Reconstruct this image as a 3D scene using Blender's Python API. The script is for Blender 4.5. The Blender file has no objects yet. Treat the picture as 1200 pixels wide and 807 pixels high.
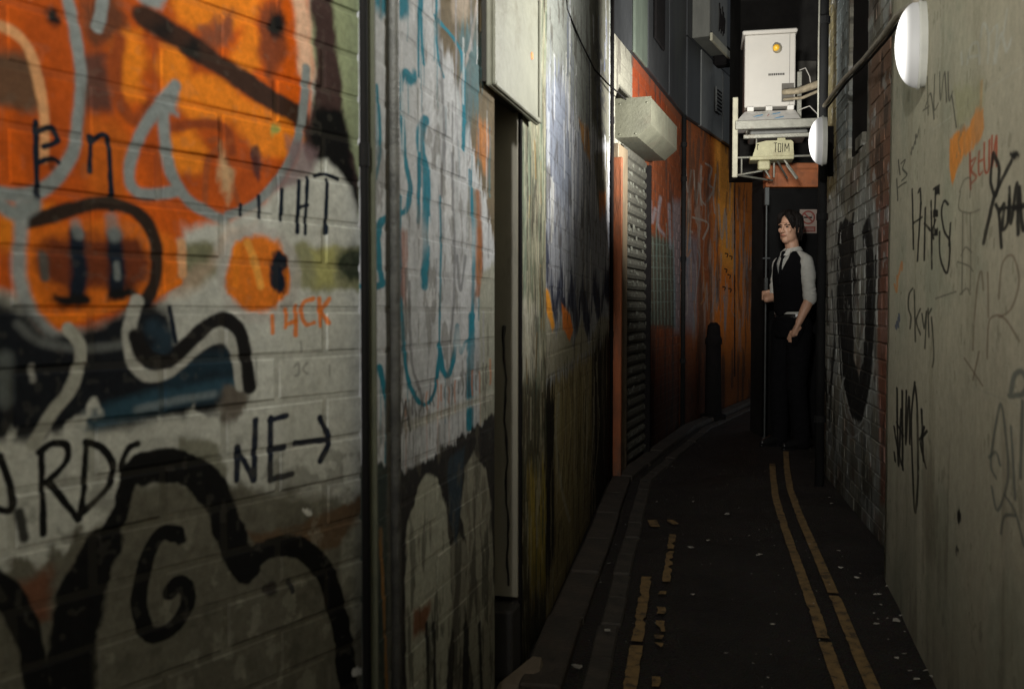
import bpy, bmesh, math, random
import numpy as np
from mathutils import Vector, Matrix

random.seed(7)
RNG = np.random.default_rng(7)
scene = bpy.context.scene
COL = scene.collection

# ------------------------------------------------------------------ camera
CAM_H = 1.05
F = 1133.0                       # focal length in photo pixels (1200 wide)
PITCH = math.atan(40.5 / F)
cd = bpy.data.cameras.new("camera")
cam = bpy.data.objects.new("camera", cd)
COL.objects.link(cam)
cam.location = (0, 0, CAM_H)
cam.rotation_euler = (math.pi / 2 - PITCH, 0, 0)
cd.sensor_width = 36
cd.lens = 36 * F / 1200
cd.clip_start = 0.02
cd.clip_end = 2000
cd.dof.use_dof = True
cd.dof.focus_distance = 7.3
cd.dof.aperture_fstop = 5.6
scene.camera = cam

# ------------------------------------------------------------------ world: the last light of a night sky
w = bpy.data.worlds.new("World")
scene.world = w
w.use_nodes = True
nt = w.node_tree
bg = nt.nodes["Background"]
sky = nt.nodes.new("ShaderNodeTexSky")
sky.sky_type = 'NISHITA'
sky.sun_disc = False
sky.sun_elevation = math.radians(14)
sky.sun_rotation = math.radians(200)
hs = nt.nodes.new("ShaderNodeHueSaturation")
hs.inputs["Saturation"].default_value = 0.35
nt.links.new(sky.outputs[0], hs.inputs["Color"])
nt.links.new(hs.outputs[0], bg.inputs[0])
bg.inputs[1].default_value = 0.06
scene.view_settings.view_transform = 'Standard'
scene.view_settings.look = 'None'
scene.view_settings.exposure = 0
scene.view_settings.gamma = 1

# ------------------------------------------------------------------ helpers
def ray(px, py):
    a = (px - 600) / F
    b = (403.5 - py) / F
    return (a, math.cos(PITCH) + math.sin(PITCH) * b, -math.sin(PITCH) + math.cos(PITCH) * b)

def at(px, py, Y):
    a, y, z = ray(px, py)
    return Vector((a / y * Y, Y, CAM_H + z / y * Y))

def gx(px, Y):
    return (px - 600) / F * Y

def tag(o, label=None, cat=None, group=None, kind=None):
    if label: o["label"] = label
    if cat: o["category"] = cat
    if group: o["group"] = group
    if kind: o["kind"] = kind
    return o

def empty(name, loc=(0, 0, 0), rz=0.0, **k):
    o = bpy.data.objects.new(name, None)
    o.empty_display_size = 0.1
    COL.objects.link(o)
    o.location = loc
    o.rotation_euler = (0, 0, rz)
    return tag(o, **k)

def link(name, bm, mat=None, parent=None, smooth=False, **k):
    me = bpy.data.meshes.new(name)
    bm.normal_update()
    bm.to_mesh(me)
    bm.free()
    if smooth:
        for p in me.polygons: p.use_smooth = True
    if mat: me.materials.append(mat)
    o = bpy.data.objects.new(name, me)
    COL.objects.link(o)
    if parent: o.parent = parent
    return tag(o, **k)

def box(bm, x0, x1, y0, y1, z0, z1, bev=0.0, M=None):
    cs = [(x0, y0, z0), (x1, y0, z0), (x1, y1, z0), (x0, y1, z0),
          (x0, y0, z1), (x1, y0, z1), (x1, y1, z1), (x0, y1, z1)]
    vs = [bm.verts.new(c) for c in cs]
    fs = [bm.faces.new([vs[i] for i in f]) for f in
          ((0, 3, 2, 1), (4, 5, 6, 7), (0, 1, 5, 4), (1, 2, 6, 5), (2, 3, 7, 6), (3, 0, 4, 7))]
    if bev > 0:
        es = list({e for f in fs for e in f.edges})
        r = bmesh.ops.bevel(bm, geom=es, offset=bev, segments=1, affect='EDGES')
        vs = list({v for f in r['faces'] for v in f.verts} | {v for v in vs if v.is_valid})
    if M is not None:
        bmesh.ops.transform(bm, matrix=M, verts=[v for v in vs if v.is_valid])
    return vs

def tube(bm, pts, radii, n=10, cap=True, flat=1.0):
    """a tapered tube through pts; rounded ends"""
    pts = [Vector(p) for p in pts]
    if not hasattr(radii, '__len__'): radii = [radii] * len(pts)
    P, R = list(pts), list(radii)
    if cap:
        d0 = (P[0] - P[1]).normalized(); d1 = (P[-1] - P[-2]).normalized()
        pre = [(P[0] + d0 * R[0] * math.sin(t), R[0] * math.cos(t)) for t in (1.45, 1.0, .5)]
        post = [(P[-1] + d1 * R[-1] * math.sin(t), R[-1] * math.cos(t)) for t in (.5, 1.0, 1.45)]
        P = [p for p, _ in pre] + P + [p for p, _ in post]
        R = [r for _, r in pre] + R + [r for _, r in post]
    rings = []
    prev = None
    for i, p in enumerate(P):
        t = (P[min(i + 1, len(P) - 1)] - P[max(i - 1, 0)]).normalized()
        if prev is None:
            ref = Vector((0, 0, 1)) if abs(t.z) < .9 else Vector((1, 0, 0))
            u = t.cross(ref).normalized()
        else:
            u = (prev - t * prev.dot(t)).normalized()
        prev = u
        v = t.cross(u)
        rings.append([bm.verts.new(p + (u * math.cos(a) + v * math.sin(a) * flat) * R[i])
                      for a in [2 * math.pi * k / n for k in range(n)]])
    for a, b in zip(rings, rings[1:]):
        for k in range(n):
            bm.faces.new((a[k], a[(k + 1) % n], b[(k + 1) % n], b[k]))
    bm.faces.new(rings[0][::-1]); bm.faces.new(rings[-1])

def loft(bm, rings, n=20, cap=True):
    """rings: (cx,cy,cz,rx,ry,rotz)"""
    R = []
    for cx, cy, cz, rx, ry, rz in rings:
        c, s = math.cos(rz), math.sin(rz)
        ring = []
        for k in range(n):
            a = 2 * math.pi * k / n
            x, y = rx * math.cos(a), ry * math.sin(a)
            ring.append(bm.verts.new((cx + x * c - y * s, cy + x * s + y * c, cz)))
        R.append(ring)
    for a, b in zip(R, R[1:]):
        for k in range(n):
            bm.faces.new((a[k], a[(k + 1) % n], b[(k + 1) % n], b[k]))
    if cap:
        bm.faces.new(R[0][::-1]); bm.faces.new(R[-1])
    return R

def ellipsoid(bm, c, r, M=None, seg=20, rings=14):
    ret = bmesh.ops.create_uvsphere(bm, u_segments=seg, v_segments=rings, radius=1)
    T = Matrix.Translation(Vector(c)) @ (M.to_4x4() if M else Matrix.Identity(4)) @ Matrix.Diagonal((r[0], r[1], r[2], 1))
    bmesh.ops.transform(bm, matrix=T, verts=ret['verts'])

# ------------------------------------------------------------------ materials
def mat_new(name):
    m = bpy.data.materials.new(name)
    m.use_nodes = True
    return m, m.node_tree, m.node_tree.nodes["Principled BSDF"]

def solid(name, col, rough=.6, metal=0.0, var=.25, scale=12.0, bump=.15, dirt=None, dirt_amt=.0, stretch=(1, 1, 1), spec=.5):
    """colour broken by noise, with fine relief and optional dirt blotches"""
    m, t, p = mat_new(name)
    N, L = t.nodes, t.links
    tc = N.new("ShaderNodeTexCoord")
    mp = N.new("ShaderNodeMapping"); mp.inputs["Scale"].default_value = stretch
    L.new(tc.outputs["Object"], mp.inputs[0])
    nz = N.new("ShaderNodeTexNoise"); nz.inputs["Scale"].default_value = scale; nz.inputs["Detail"].default_value = 8
    nz.inputs["Roughness"].default_value = .65
    L.new(mp.outputs[0], nz.inputs["Vector"])
    cr = N.new("ShaderNodeValToRGB")
    cr.color_ramp.elements[0].position = .3; cr.color_ramp.elements[1].position = .7
    cr.color_ramp.elements[0].color = (*[c * (1 - var) for c in col], 1)
    cr.color_ramp.elements[1].color = (*[min(1, c * (1 + var)) for c in col], 1)
    L.new(nz.outputs[0], cr.inputs[0])
    out = cr.outputs[0]
    if dirt:
        n2 = N.new("ShaderNodeTexNoise"); n2.inputs["Scale"].default_value = scale * .35; n2.inputs["Detail"].default_value = 10
        n2.inputs["Roughness"].default_value = .75
        L.new(mp.outputs[0], n2.inputs["Vector"])
        r2 = N.new("ShaderNodeValToRGB"); r2.color_ramp.elements[0].position = .62 - .3 * dirt_amt; r2.color_ramp.elements[1].position = .75 - .2 * dirt_amt
        L.new(n2.outputs[0], r2.inputs[0])
        mx = N.new("ShaderNodeMix"); mx.data_type = 'RGBA'
        L.new(r2.outputs[0], mx.inputs[0]); L.new(out, mx.inputs[6]); mx.inputs[7].default_value = (*dirt, 1)
        out = mx.outputs[2]
    L.new(out, p.inputs["Base Color"])
    p.inputs["Roughness"].default_value = rough
    p.inputs["Metallic"].default_value = metal
    p.inputs["Specular IOR Level"].default_value = spec
    if bump:
        b = N.new("ShaderNodeBump"); b.inputs["Strength"].default_value = bump; b.inputs["Distance"].default_value = .01
        n3 = N.new("ShaderNodeTexNoise"); n3.inputs["Scale"].default_value = scale * 6; n3.inputs["Detail"].default_value = 6
        L.new(mp.outputs[0], n3.inputs["Vector"])
        L.new(n3.outputs[0], b.inputs["Height"]); L.new(b.outputs[0], p.inputs["Normal"])
    return m

# ------------------------------------------------------------------ painting engine: spray paint laid on a wall, in metres
def vnoise(h, w_, fx, fy, seed=0, octv=4, rough=.55):
    r = np.random.default_rng(seed)
    out = np.zeros((h, w_), np.float32); amp = 1; tot = 0
    for o in range(octv):
        gh, gw = max(2, int(fy) + 2), max(2, int(fx) + 2)
        g = r.random((gh, gw)).astype(np.float32)
        ys = np.linspace(0, gh - 1.001, h); xs = np.linspace(0, gw - 1.001, w_)
        yi = ys.astype(int); xi = xs.astype(int)
        fy_ = (ys - yi); fx_ = (xs - xi)
        fy_ = (fy_ * fy_ * (3 - 2 * fy_))[:, None]; fx_ = (fx_ * fx_ * (3 - 2 * fx_))[None, :]
        a = g[yi][:, xi]; b = g[yi][:, xi + 1]; c = g[yi + 1][:, xi]; d = g[yi + 1][:, xi + 1]
        out += amp * ((a * (1 - fx_) + b * fx_) * (1 - fy_) + (c * (1 - fx_) + d * fx_) * fy_)
        tot += amp; amp *= rough
        fx *= 2; fy *= 2
        if fx > w_ or fy > h: break
    return out / tot

def sstep(a, b, x):
    t = np.clip((x - a) / (b - a + 1e-9), 0, 1)
    return t * t * (3 - 2 * t)

class Canvas:
    """texture of a wall: x metres along it, z metres up"""
    def __init__(s, wall, ppm, base, ppmz=None):
        s.w = wall; s.ppm = ppm; s.ppz = ppmz or ppm
        s.W = int(wall.L * ppm); s.H = int(wall.H * s.ppz)
        s.a = np.ones((s.H, s.W, 3), np.float32) * np.array(base, np.float32)
        s.seed = 11
    def pt(s, p):                      # photo reading -> metres on this wall
        return s.w.uv(*p)
    def _win(s, P, pad):
        x0 = max(0, int((P[:, 0].min() - pad) * s.ppm)); x1 = min(s.W, int((P[:, 0].max() + pad) * s.ppm) + 2)
        y0 = max(0, int((P[:, 1].min() - pad) * s.ppz)); y1 = min(s.H, int((P[:, 1].max() + pad) * s.ppz) + 2)
        return x0, x1, y0, y1
    def _blend(s, x0, x1, y0, y1, m, col):
        reg = s.a[y0:y1, x0:x1]
        reg += (np.array(col, np.float32) - reg) * m[..., None]
    def stroke(s, pts, wpx, col, soft=.35, alpha=1.0, closed=False, wob=.25, drip=0, curve=True, fade=0):
        P = np.array([s.pt(p) for p in pts])
        dep = np.mean([s.w.depth(p[0]) for p in pts])
        wd = wpx * dep / F * .5 * 1.1
        xm = float(np.mean([p[0] for p in pts]))
        ppu = abs(1.0 / max(1e-6, abs(s.w.uv(xm + .5, 363)[0] - s.w.uv(xm - .5, 363)[0])))
        kx = min(1.0, ppu / (F / dep)) ** .85          # seen along the wall, the artist's strokes are that much wider than they look
        if curve and len(P) > 2:
            Q = []
            n = len(P)
            for i in range(n - 1):
                p0 = P[max(i - 1, 0)]; p1 = P[i]; p2 = P[i + 1]; p3 = P[min(i + 2, n - 1)]
                for t in np.linspace(0, 1, 7)[:-1]:
                    Q.append(.5 * ((2 * p1) + (-p0 + p2) * t + (2 * p0 - 5 * p1 + 4 * p2 - p3) * t * t + (-p0 + 3 * p1 - 3 * p2 + p3) * t ** 3))
            Q.append(P[-1]); P = np.array(Q)
        x0, x1, y0, y1 = s._win(P, wd * 2.0 / kx + .01)
        if x1 <= x0 or y1 <= y0: return
        X = (np.arange(x0, x1) + .5)[None, :] / s.ppm; Y = (np.arange(y0, y1) + .5)[:, None] / s.ppz
        D = np.full((y1 - y0, x1 - x0), 9.0, np.float32)
        for a, b in zip(P[:-1], P[1:]):
            ab = (b - a) * np.array([kx, 1.0]); l2 = max(ab @ ab, 1e-9)
            xa0 = max(0, int((min(a[0], b[0]) - wd * 2 / kx - .01) * s.ppm) - x0); xa1 = int((max(a[0], b[0]) + wd * 2 / kx + .01) * s.ppm) - x0 + 2
            ya0 = max(0, int((min(a[1], b[1]) - wd * 2 - .01) * s.ppz) - y0); ya1 = int((max(a[1], b[1]) + wd * 2 + .01) * s.ppz) - y0 + 2
            xs = X[:, xa0:xa1]; ys = Y[ya0:ya1]
            if xs.size == 0 or ys.size == 0: continue
            dx_ = (xs - a[0]) * kx
            t = np.clip((dx_ * ab[0] + (ys - a[1]) * ab[1]) / l2, 0, 1)
            d = np.hypot(dx_ - t * ab[0], ys - a[1] - t * ab[1])
            D[ya0:ya1, xa0:xa1] = np.minimum(D[ya0:ya1, xa0:xa1], d)
        s.seed += 1
        nz = vnoise(y1 - y0, x1 - x0, (x1 - x0) / s.ppm * 30 + 2, (y1 - y0) / s.ppz * 30 + 2, s.seed, 3) - .5
        D = D + nz * wd * wob * 2
        m = 1 - sstep(wd * (1 - soft), wd * (1 + soft), D)
        if soft >= .4 and wpx >= 8:        # overspray round the line
            s._blend(x0, x1, y0, y1, np.clip(1 - D / (wd * 1.75), 0, 1) ** 1.5 * .38 * alpha, col)
        s._blend(x0, x1, y0, y1, m * alpha, col)
        for _ in range(drip):
            q = P[random.randrange(len(P))]
            ln = random.uniform(.04, .2)
            s.raw_line(q, q + np.array([random.uniform(-.002, .002), -ln]), max(.0025, wd * .3), col, alpha * .8)
    def raw_line(s, a, b, wd, col, alpha=1.0):
        P = np.array([a, b]); x0, x1, y0, y1 = s._win(P, wd * 2)
        if x1 <= x0 or y1 <= y0: return
        X = (np.arange(x0, x1) + .5)[None, :] / s.ppm; Y = (np.arange(y0, y1) + .5)[:, None] / s.ppz
        ab = P[1] - P[0]; t = np.clip(((X - a[0]) * ab[0] + (Y - a[1]) * ab[1]) / max(ab @ ab, 1e-9), 0, 1)
        d = np.hypot(X - a[0] - t * ab[0], Y - a[1] - t * ab[1])
        s._blend(x0, x1, y0, y1, (1 - sstep(wd * .6, wd * 1.3, d)) * alpha, col)
    def poly(s, pts, col, soft=.004, alpha=1.0, rag=.006, uv=False, streak=0.0):
        P = np.array(pts if uv else [s.pt(p) for p in pts])
        pad = soft * 2 + rag * 2 + .01 + streak
        x0, x1, y0, y1 = s._win(P, pad)
        if x1 <= x0 or y1 <= y0: return
        h, wdt = y1 - y0, x1 - x0
        X = np.broadcast_to((np.arange(x0, x1) + .5)[None, :] / s.ppm, (h, wdt)).copy()
        Y = np.broadcast_to((np.arange(y0, y1) + .5)[:, None] / s.ppz, (h, wdt)).copy()
        s.seed += 1
        if rag:
            X += (vnoise(h, wdt, wdt / s.ppm * 22 + 2, h / s.ppz * 22 + 2, s.seed, 4) - .5) * rag * 4
            Y += (vnoise(h, wdt, wdt / s.ppm * 22 + 2, h / s.ppz * 22 + 2, s.seed + 500, 4) - .5) * rag * 4
        if streak:
            Y += (vnoise(h, wdt, wdt / s.ppm * 60 + 2, h / s.ppz * 2 + 1, s.seed + 900, 3) - .3) * streak * 1.6
        inside = np.zeros((h, wdt), bool)
        D = np.full((h, wdt), 9.0, np.float32)
        n = len(P)
        for i in range(n):
            a, b = P[i], P[(i + 1) % n]
            if a[1] != b[1]:
                c = ((a[1] > Y) != (b[1] > Y)) & (X < (b[0] - a[0]) * (Y - a[1]) / (b[1] - a[1]) + a[0])
                inside ^= c
            ab = b - a
            t = np.clip(((X - a[0]) * ab[0] + (Y - a[1]) * ab[1]) / max(ab @ ab, 1e-9), 0, 1)
            D = np.minimum(D, np.hypot(X - a[0] - t * ab[0], Y - a[1] - t * ab[1]))
        sd = np.where(inside, -D, D)
        m = 1 - sstep(-soft, soft, sd)
        s._blend(x0, x1, y0, y1, m * alpha, col)
    def ell(s, c, rx, ry, col, n=26, **k):
        s.poly([(c[0] + rx * math.cos(2 * math.pi * i / n), c[1] + ry * math.sin(2 * math.pi * i / n)) for i in range(n)], col, **k)
    def mottle(s, amt=.18, fx=6, fy=6, seed=3, octv=6):
        n = vnoise(s.H, s.W, s.w.L * fx, s.w.H * fy, seed, octv)
        s.a *= (1 + (n - .5)[..., None] * 2 * amt)
    def patches(s, col, thr=.6, fx=8, fy=8, seed=5, alpha=.7, width=.05, region=None, octv=6):
        n = vnoise(s.H, s.W, s.w.L * fx, s.w.H * fy, seed, octv)
        m = sstep(thr, thr + width, n) * alpha
        if region is not None: m = m * region
        s.a += (np.array(col, np.float32) - s.a) * m[..., None]
    def zmask(s, z0, z1):               # 0 below z0 .. 1 above z1
        z = np.arange(s.H) / s.ppz
        return sstep(z0, z1, z)[:, None] * np.ones((1, s.W))
    def scribble(s, x0, y0, x1, y1, n, wpx, col, alpha=.8, jx=4, vert=True):
        """a run of quick marks along a line, like illegible handwriting"""
        pts = []
        for i in range(n):
            t = i / (n - 1)
            cx = x0 + (x1 - x0) * t; cy = y0 + (y1 - y0) * t
            pts.append((cx + random.uniform(-jx, jx) * .3, cy + (jx if i % 2 else -jx) * random.uniform(.6, 1.4)))
        s.stroke(pts, wpx, col, alpha=alpha)
    def image(s, name):
        rg = np.random.default_rng(1)
        sp = rg.random((s.H, s.W)).astype(np.float32)
        s.a *= (1 + (sp - .5) * .16)[..., None]
        fl = vnoise(s.H, s.W, s.w.L * 55, s.w.H * 40, 99, 4)
        s.a *= (1 + (fl - .5) * .30)[..., None]
        pk = sstep(.70, .74, vnoise(s.H, s.W, s.w.L * 70, s.w.H * 70, 98, 2)) * .10
        s.a += (np.array((.20, .185, .15), np.float32) - s.a) * pk[..., None]
        img = bpy.data.images.new(name, s.W, s.H)
        lin = np.clip(s.a, 0, 1)
        srgb = np.where(lin <= .0031308, lin * 12.92, 1.055 * np.power(np.maximum(lin, 1e-6), 1 / 2.4) - .055)
        buf = np.ones((s.H, s.W, 4), np.float32); buf[..., :3] = srgb
        img.pixels.foreach_set(buf.ravel())
        img.update()
        img.pack()
        return img

def paint_mat(name, wall, img, rough=.8, bump=.4, mortar=False, grain=.2, spec=.12):
    m, t, p = mat_new(name)
    N, L = t.nodes, t.links
    tc = N.new("ShaderNodeTexCoord"); tc.object = wall.root
    sep = N.new("ShaderNodeSeparateXYZ"); L.new(tc.outputs["Object"], sep.inputs[0])
    cmb = N.new("ShaderNodeCombineXYZ")
    for i, k in ((0, wall.L), (2, wall.H)):
        d = N.new("ShaderNodeMath"); d.operation = 'DIVIDE'; d.inputs[1].default_value = k
        L.new(sep.outputs[i], d.inputs[0]); L.new(d.outputs[0], cmb.inputs[0 if i == 0 else 1])
    im = N.new("ShaderNodeTexImage"); im.image = img; im.extension = 'EXTEND'
    L.new(cmb.outputs[0], im.inputs[0])
    nz = N.new("ShaderNodeTexNoise"); nz.inputs["Scale"].default_value = 70; nz.inputs["Detail"].default_value = 6; nz.inputs["Roughness"].default_value = .7
    L.new(tc.outputs["Object"], nz.inputs["Vector"])
    mr = N.new("ShaderNodeMapRange"); mr.inputs[1].default_value = .3; mr.inputs[2].default_value = .7
    mr.inputs[3].default_value = 1 - grain; mr.inputs[4].default_value = 1 + grain
    L.new(nz.outputs[0], mr.inputs[0])
    # chips where the plaster or brick shows through
    n2 = N.new("ShaderNodeTexNoise"); n2.inputs["Scale"].default_value = 24; n2.inputs["Detail"].default_value = 9; n2.inputs["Roughness"].default_value = .75
    L.new(tc.outputs["Object"], n2.inputs["Vector"])
    r2 = N.new("ShaderNodeMapRange"); r2.inputs[1].default_value = .63; r2.inputs[2].default_value = .68
    L.new(n2.outputs[0], r2.inputs[0])
    mul = N.new("ShaderNodeVectorMath"); mul.operation = 'SCALE'
    L.new(im.outputs[0], mul.inputs[0]); L.new(mr.outputs[0], mul.inputs["Scale"])
    mx = N.new("ShaderNodeMix"); mx.data_type = 'RGBA'
    f = N.new("ShaderNodeMath"); f.operation = 'MULTIPLY'; f.inputs[1].default_value = .16
    L.new(r2.outputs[0], f.inputs[0]); L.new(f.outputs[0], mx.inputs[0])
    L.new(mul.outputs[0], mx.inputs[6]); mx.inputs[7].default_value = (.10, .085, .065, 1)
    out = mx.outputs[2]
    if mortar:
        m2 = N.new("ShaderNodeMix"); m2.data_type = 'RGBA'; m2.inputs[0].default_value = mortar
        L.new(out, m2.inputs[6]); m2.inputs[7].default_value = (.11, .10, .08, 1); out = m2.outputs[2]
    L.new(out, p.inputs["Base Color"])
    p.inputs["Roughness"].default_value = rough
    p.inputs["Specular IOR Level"].default_value = spec
    b = N.new("ShaderNodeBump"); b.inputs["Strength"].default_value = bump; b.inputs["Distance"].default_value = .004
    n3 = N.new("ShaderNodeTexNoise"); n3.inputs["Scale"].default_value = 45; n3.inputs["Detail"].default_value = 8; n3.inputs["Roughness"].default_value = .7
    L.new(tc.outputs["Object"], n3.inputs["Vector"]); L.new(n3.outputs[0], b.inputs["Height"])
    L.new(b.outputs[0], p.inputs["Normal"])
    return m

# ------------------------------------------------------------------ walls
class Wall:
    """alley face on local y=0, x runs so that the wall's body lies on +y"""
    def __init__(s, name, p0, p1, H, label, cat="wall", thick=.22, group=None):
        s.p0 = Vector((*p0, 0)); s.p1 = Vector((*p1, 0)); s.H = H; s.thick = thick
        d = s.p1 - s.p0; s.L = d.length; s.d = d / s.L
        s.rz = math.atan2(s.d.y, s.d.x)
        s.root = empty(name, s.p0, s.rz, label=label, cat=cat, group=group)
    def _solve(s, px, off=0.0):
        # horizontal ray at this column meets the wall line
        a = (px - 600) / F
        nx, ny = -s.d.y, s.d.x
        k = nx * (s.p0.x + nx * off) + ny * (s.p0.y + ny * off)
        return k / (nx * a + ny)
    def depth(s, px): return s._solve(px)
    def uv(s, px, py, off=0.0):
        a, y, z = ray(px, py)
        a /= y; z /= y
        nx, ny = -s.d.y, s.d.x
        k = nx * (s.p0.x + nx * off) + ny * (s.p0.y + ny * off)
        Y = k / (nx * a + ny)
        X = a * Y
        return np.array([(X - s.p0.x) * s.d.x + (Y - s.p0.y) * s.d.y, CAM_H + z * Y])
    def world(s, x, y, z):
        return Vector((s.p0.x + s.d.x * x - s.d.y * y, s.p0.y + s.d.y * x + s.d.x * y, z))

def brick_mesh(l, h, d, seed, bv=.0035, ins_=.0045):
    r = random.Random(seed)
    bm = bmesh.new()
    rings = []
    for yy, ins in ((d, 0), (bv, 0), (0, ins_)):
        ring = []
        for sx, sz in ((-1, -1), (1, -1), (1, 1), (-1, 1)):
            j = .0012
            ring.append(bm.verts.new((sx * (l / 2 - ins) + r.uniform(-j, j), yy + (r.uniform(-.0008, .0012) if yy == 0 else 0),
                                      sz * (h / 2 - ins) + r.uniform(-j, j))))
        rings.append(ring)
    for a, b in zip(rings, rings[1:]):
        for k in range(4):
            bm.faces.new((a[k], a[(k + 1) % 4], b[(k + 1) % 4], b[k]))
    bm.faces.new(rings[-1])
    bmesh.ops.recalc_face_normals(bm, faces=bm.faces)
    me = bpy.data.meshes.new("brick"); bm.to_mesh(me); bm.free()
    return me

def lay_bricks(wall, mat, single_box, hole=None, joint=.009, rec=.006, bl=.215, bh=.066, nsingle=290, bv=.0035, zmax=None, rough=1.0):  # single_box None: all joined
    """running bond; nearest bricks inside single_box are parts, the rest one joined part"""
    pl, ph = bl + .010, bh + joint
    vars_ = {}
    cells = []
    rows = int((zmax or wall.H) / ph)
    for r in range(rows):
        z = (r + .5) * ph
        x = 0.0 if r % 2 else -pl / 2
        while x < wall.L - .01:
            a, b = max(0.0, x), min(wall.L, x + pl)
            x += pl
            if b - a < .03: continue
            if hole and hole((a + b) / 2, z, b - a): continue
            cells.append((a, b, z))
    def key(c):
        wv = wall.world((c[0] + c[1]) / 2, 0, c[2]); return (wv - Vector((0, 0, CAM_H))).length
    sing = [c for c in cells if single_box and single_box[0] <= (c[0] + c[1]) / 2 <= single_box[1] and single_box[2] <= c[2] <= single_box[3]]
    sing.sort(key=key); sing = set(sing[:nsingle])
    rr = random.Random(5)
    vj = joint
    big = bmesh.new()
    cache = {}
    for c in cells:
        a, b, z = c
        l = round(b - a - .010, 4)
        seed = rr.randrange(4)
        k = (l, seed)
        if k not in cache:
            cache[k] = brick_mesh(l, bh, .03, int(l * 1000) * 7 + seed, bv, .0045 if bv > .003 else .003)
            cache[k].materials.append(mat)
        off = rr.uniform(-.0014, .0012) * rough
        if rr.random() < .04: off -= .002 * rough
        tilt = rr.uniform(-.006, .006)
        if c in sing:
            o = bpy.data.objects.new("brick", cache[k]); COL.objects.link(o); o.parent = wall.root
            o.location = ((a + b) / 2, off, z); o.rotation_euler = (0, tilt, 0)
        else:
            tmp = bmesh.new(); tmp.from_mesh(cache[k])
            n0 = len(big.verts)
            M = Matrix.Translation(((a + b) / 2, off, z)) @ Matrix.Rotation(tilt, 4, 'Y')
            vs = [big.verts.new(M @ v.co) for v in tmp.verts]
            for f in tmp.faces: big.faces.new([vs[v.index] for v in f.verts])
            tmp.free()
    if len(big.verts):
        link("brickwork", big, mat, wall.root, kind="stuff")
    else: big.free()
    return rec

def backing(wall, mat, rec=.006, name="mortar", x0=0, x1=None, z1=None, hole_rect=None):
    bm = bmesh.new()
    x1 = x1 or wall.L; z1 = z1 or wall.H
    if hole_rect:
        a, b, c, d = hole_rect      # x0,x1,z0,z1 opening
        box(bm, x0, a, rec, wall.thick, 0, z1)
        box(bm, b, x1, rec, wall.thick, 0, z1)
        box(bm, a, b, rec + .0005, wall.thick, 0, c)
        if d < z1: box(bm, a, b, rec + .0005, wall.thick, d, z1)
    else:
        box(bm, x0, x1, rec, wall.thick, 0, z1)
    return link(name, bm, mat, wall.root)

WH = 4.6
NEARL = Wall("painted_brick_wall", (gx(426, 1.75) - .618 * 2.0, 1.75 - 2.0), (gx(426, 1.75), 1.75), 3.2,
             "brick wall nearest on the left, sprayed with orange blobs, black curves and the letters NE and an arrow")
xA = gx(440, 1.734); xB = .255 * 2.52 - .687
MID = Wall("white_graffiti_wall", (xA, 1.734), (xB, 2.52), WH,
           "brick wall with white paint and teal outlines, between the black drainpipe and the narrow recessed door")
PIL = Wall("rendered_pier", (.255 * 2.81 - .687, 2.81), (gx(640, 3.2), 3.2), WH,
           "narrow rendered pier with pale yellow streaks just beyond the recessed door", "pier")
GOLD = Wall("blue_drip_wall", (gx(640, 3.2), 3.2), (gx(714, 5.94), 5.94), WH,
            "brick wall with blue grey dripping paint above and olive brown below, left side before the shutter")
SHUT = Wall("shutter_bay_wall", (gx(714, 5.94), 5.94), (gx(797, 8.6), 8.6), 2.76,
            "rust red painted brick wall around the roller shutter")
FAR = Wall("orange_wall", (gx(797, 8.6), 8.6), (gx(797, 8.6) + 6.0 * .472, 8.6 + 6.0), 2.76,
           "bright orange painted brick wall at the far end on the left, scrawled with pale tags")
PLAS = Wall("plaster_wall", (1.457, 3.75), (1.457 - .255 * 5.6, 3.75 - 5.6), WH,
            "smooth grey green plastered wall on the right, covered in marker tags")
RBRK = Wall("grey_brick_wall", (2.045, 6.44), (1.549, 3.75), WH,
            "old brick wall on the right beyond the plaster, with a big black and grey outline graffiti and a dark slot")

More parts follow.
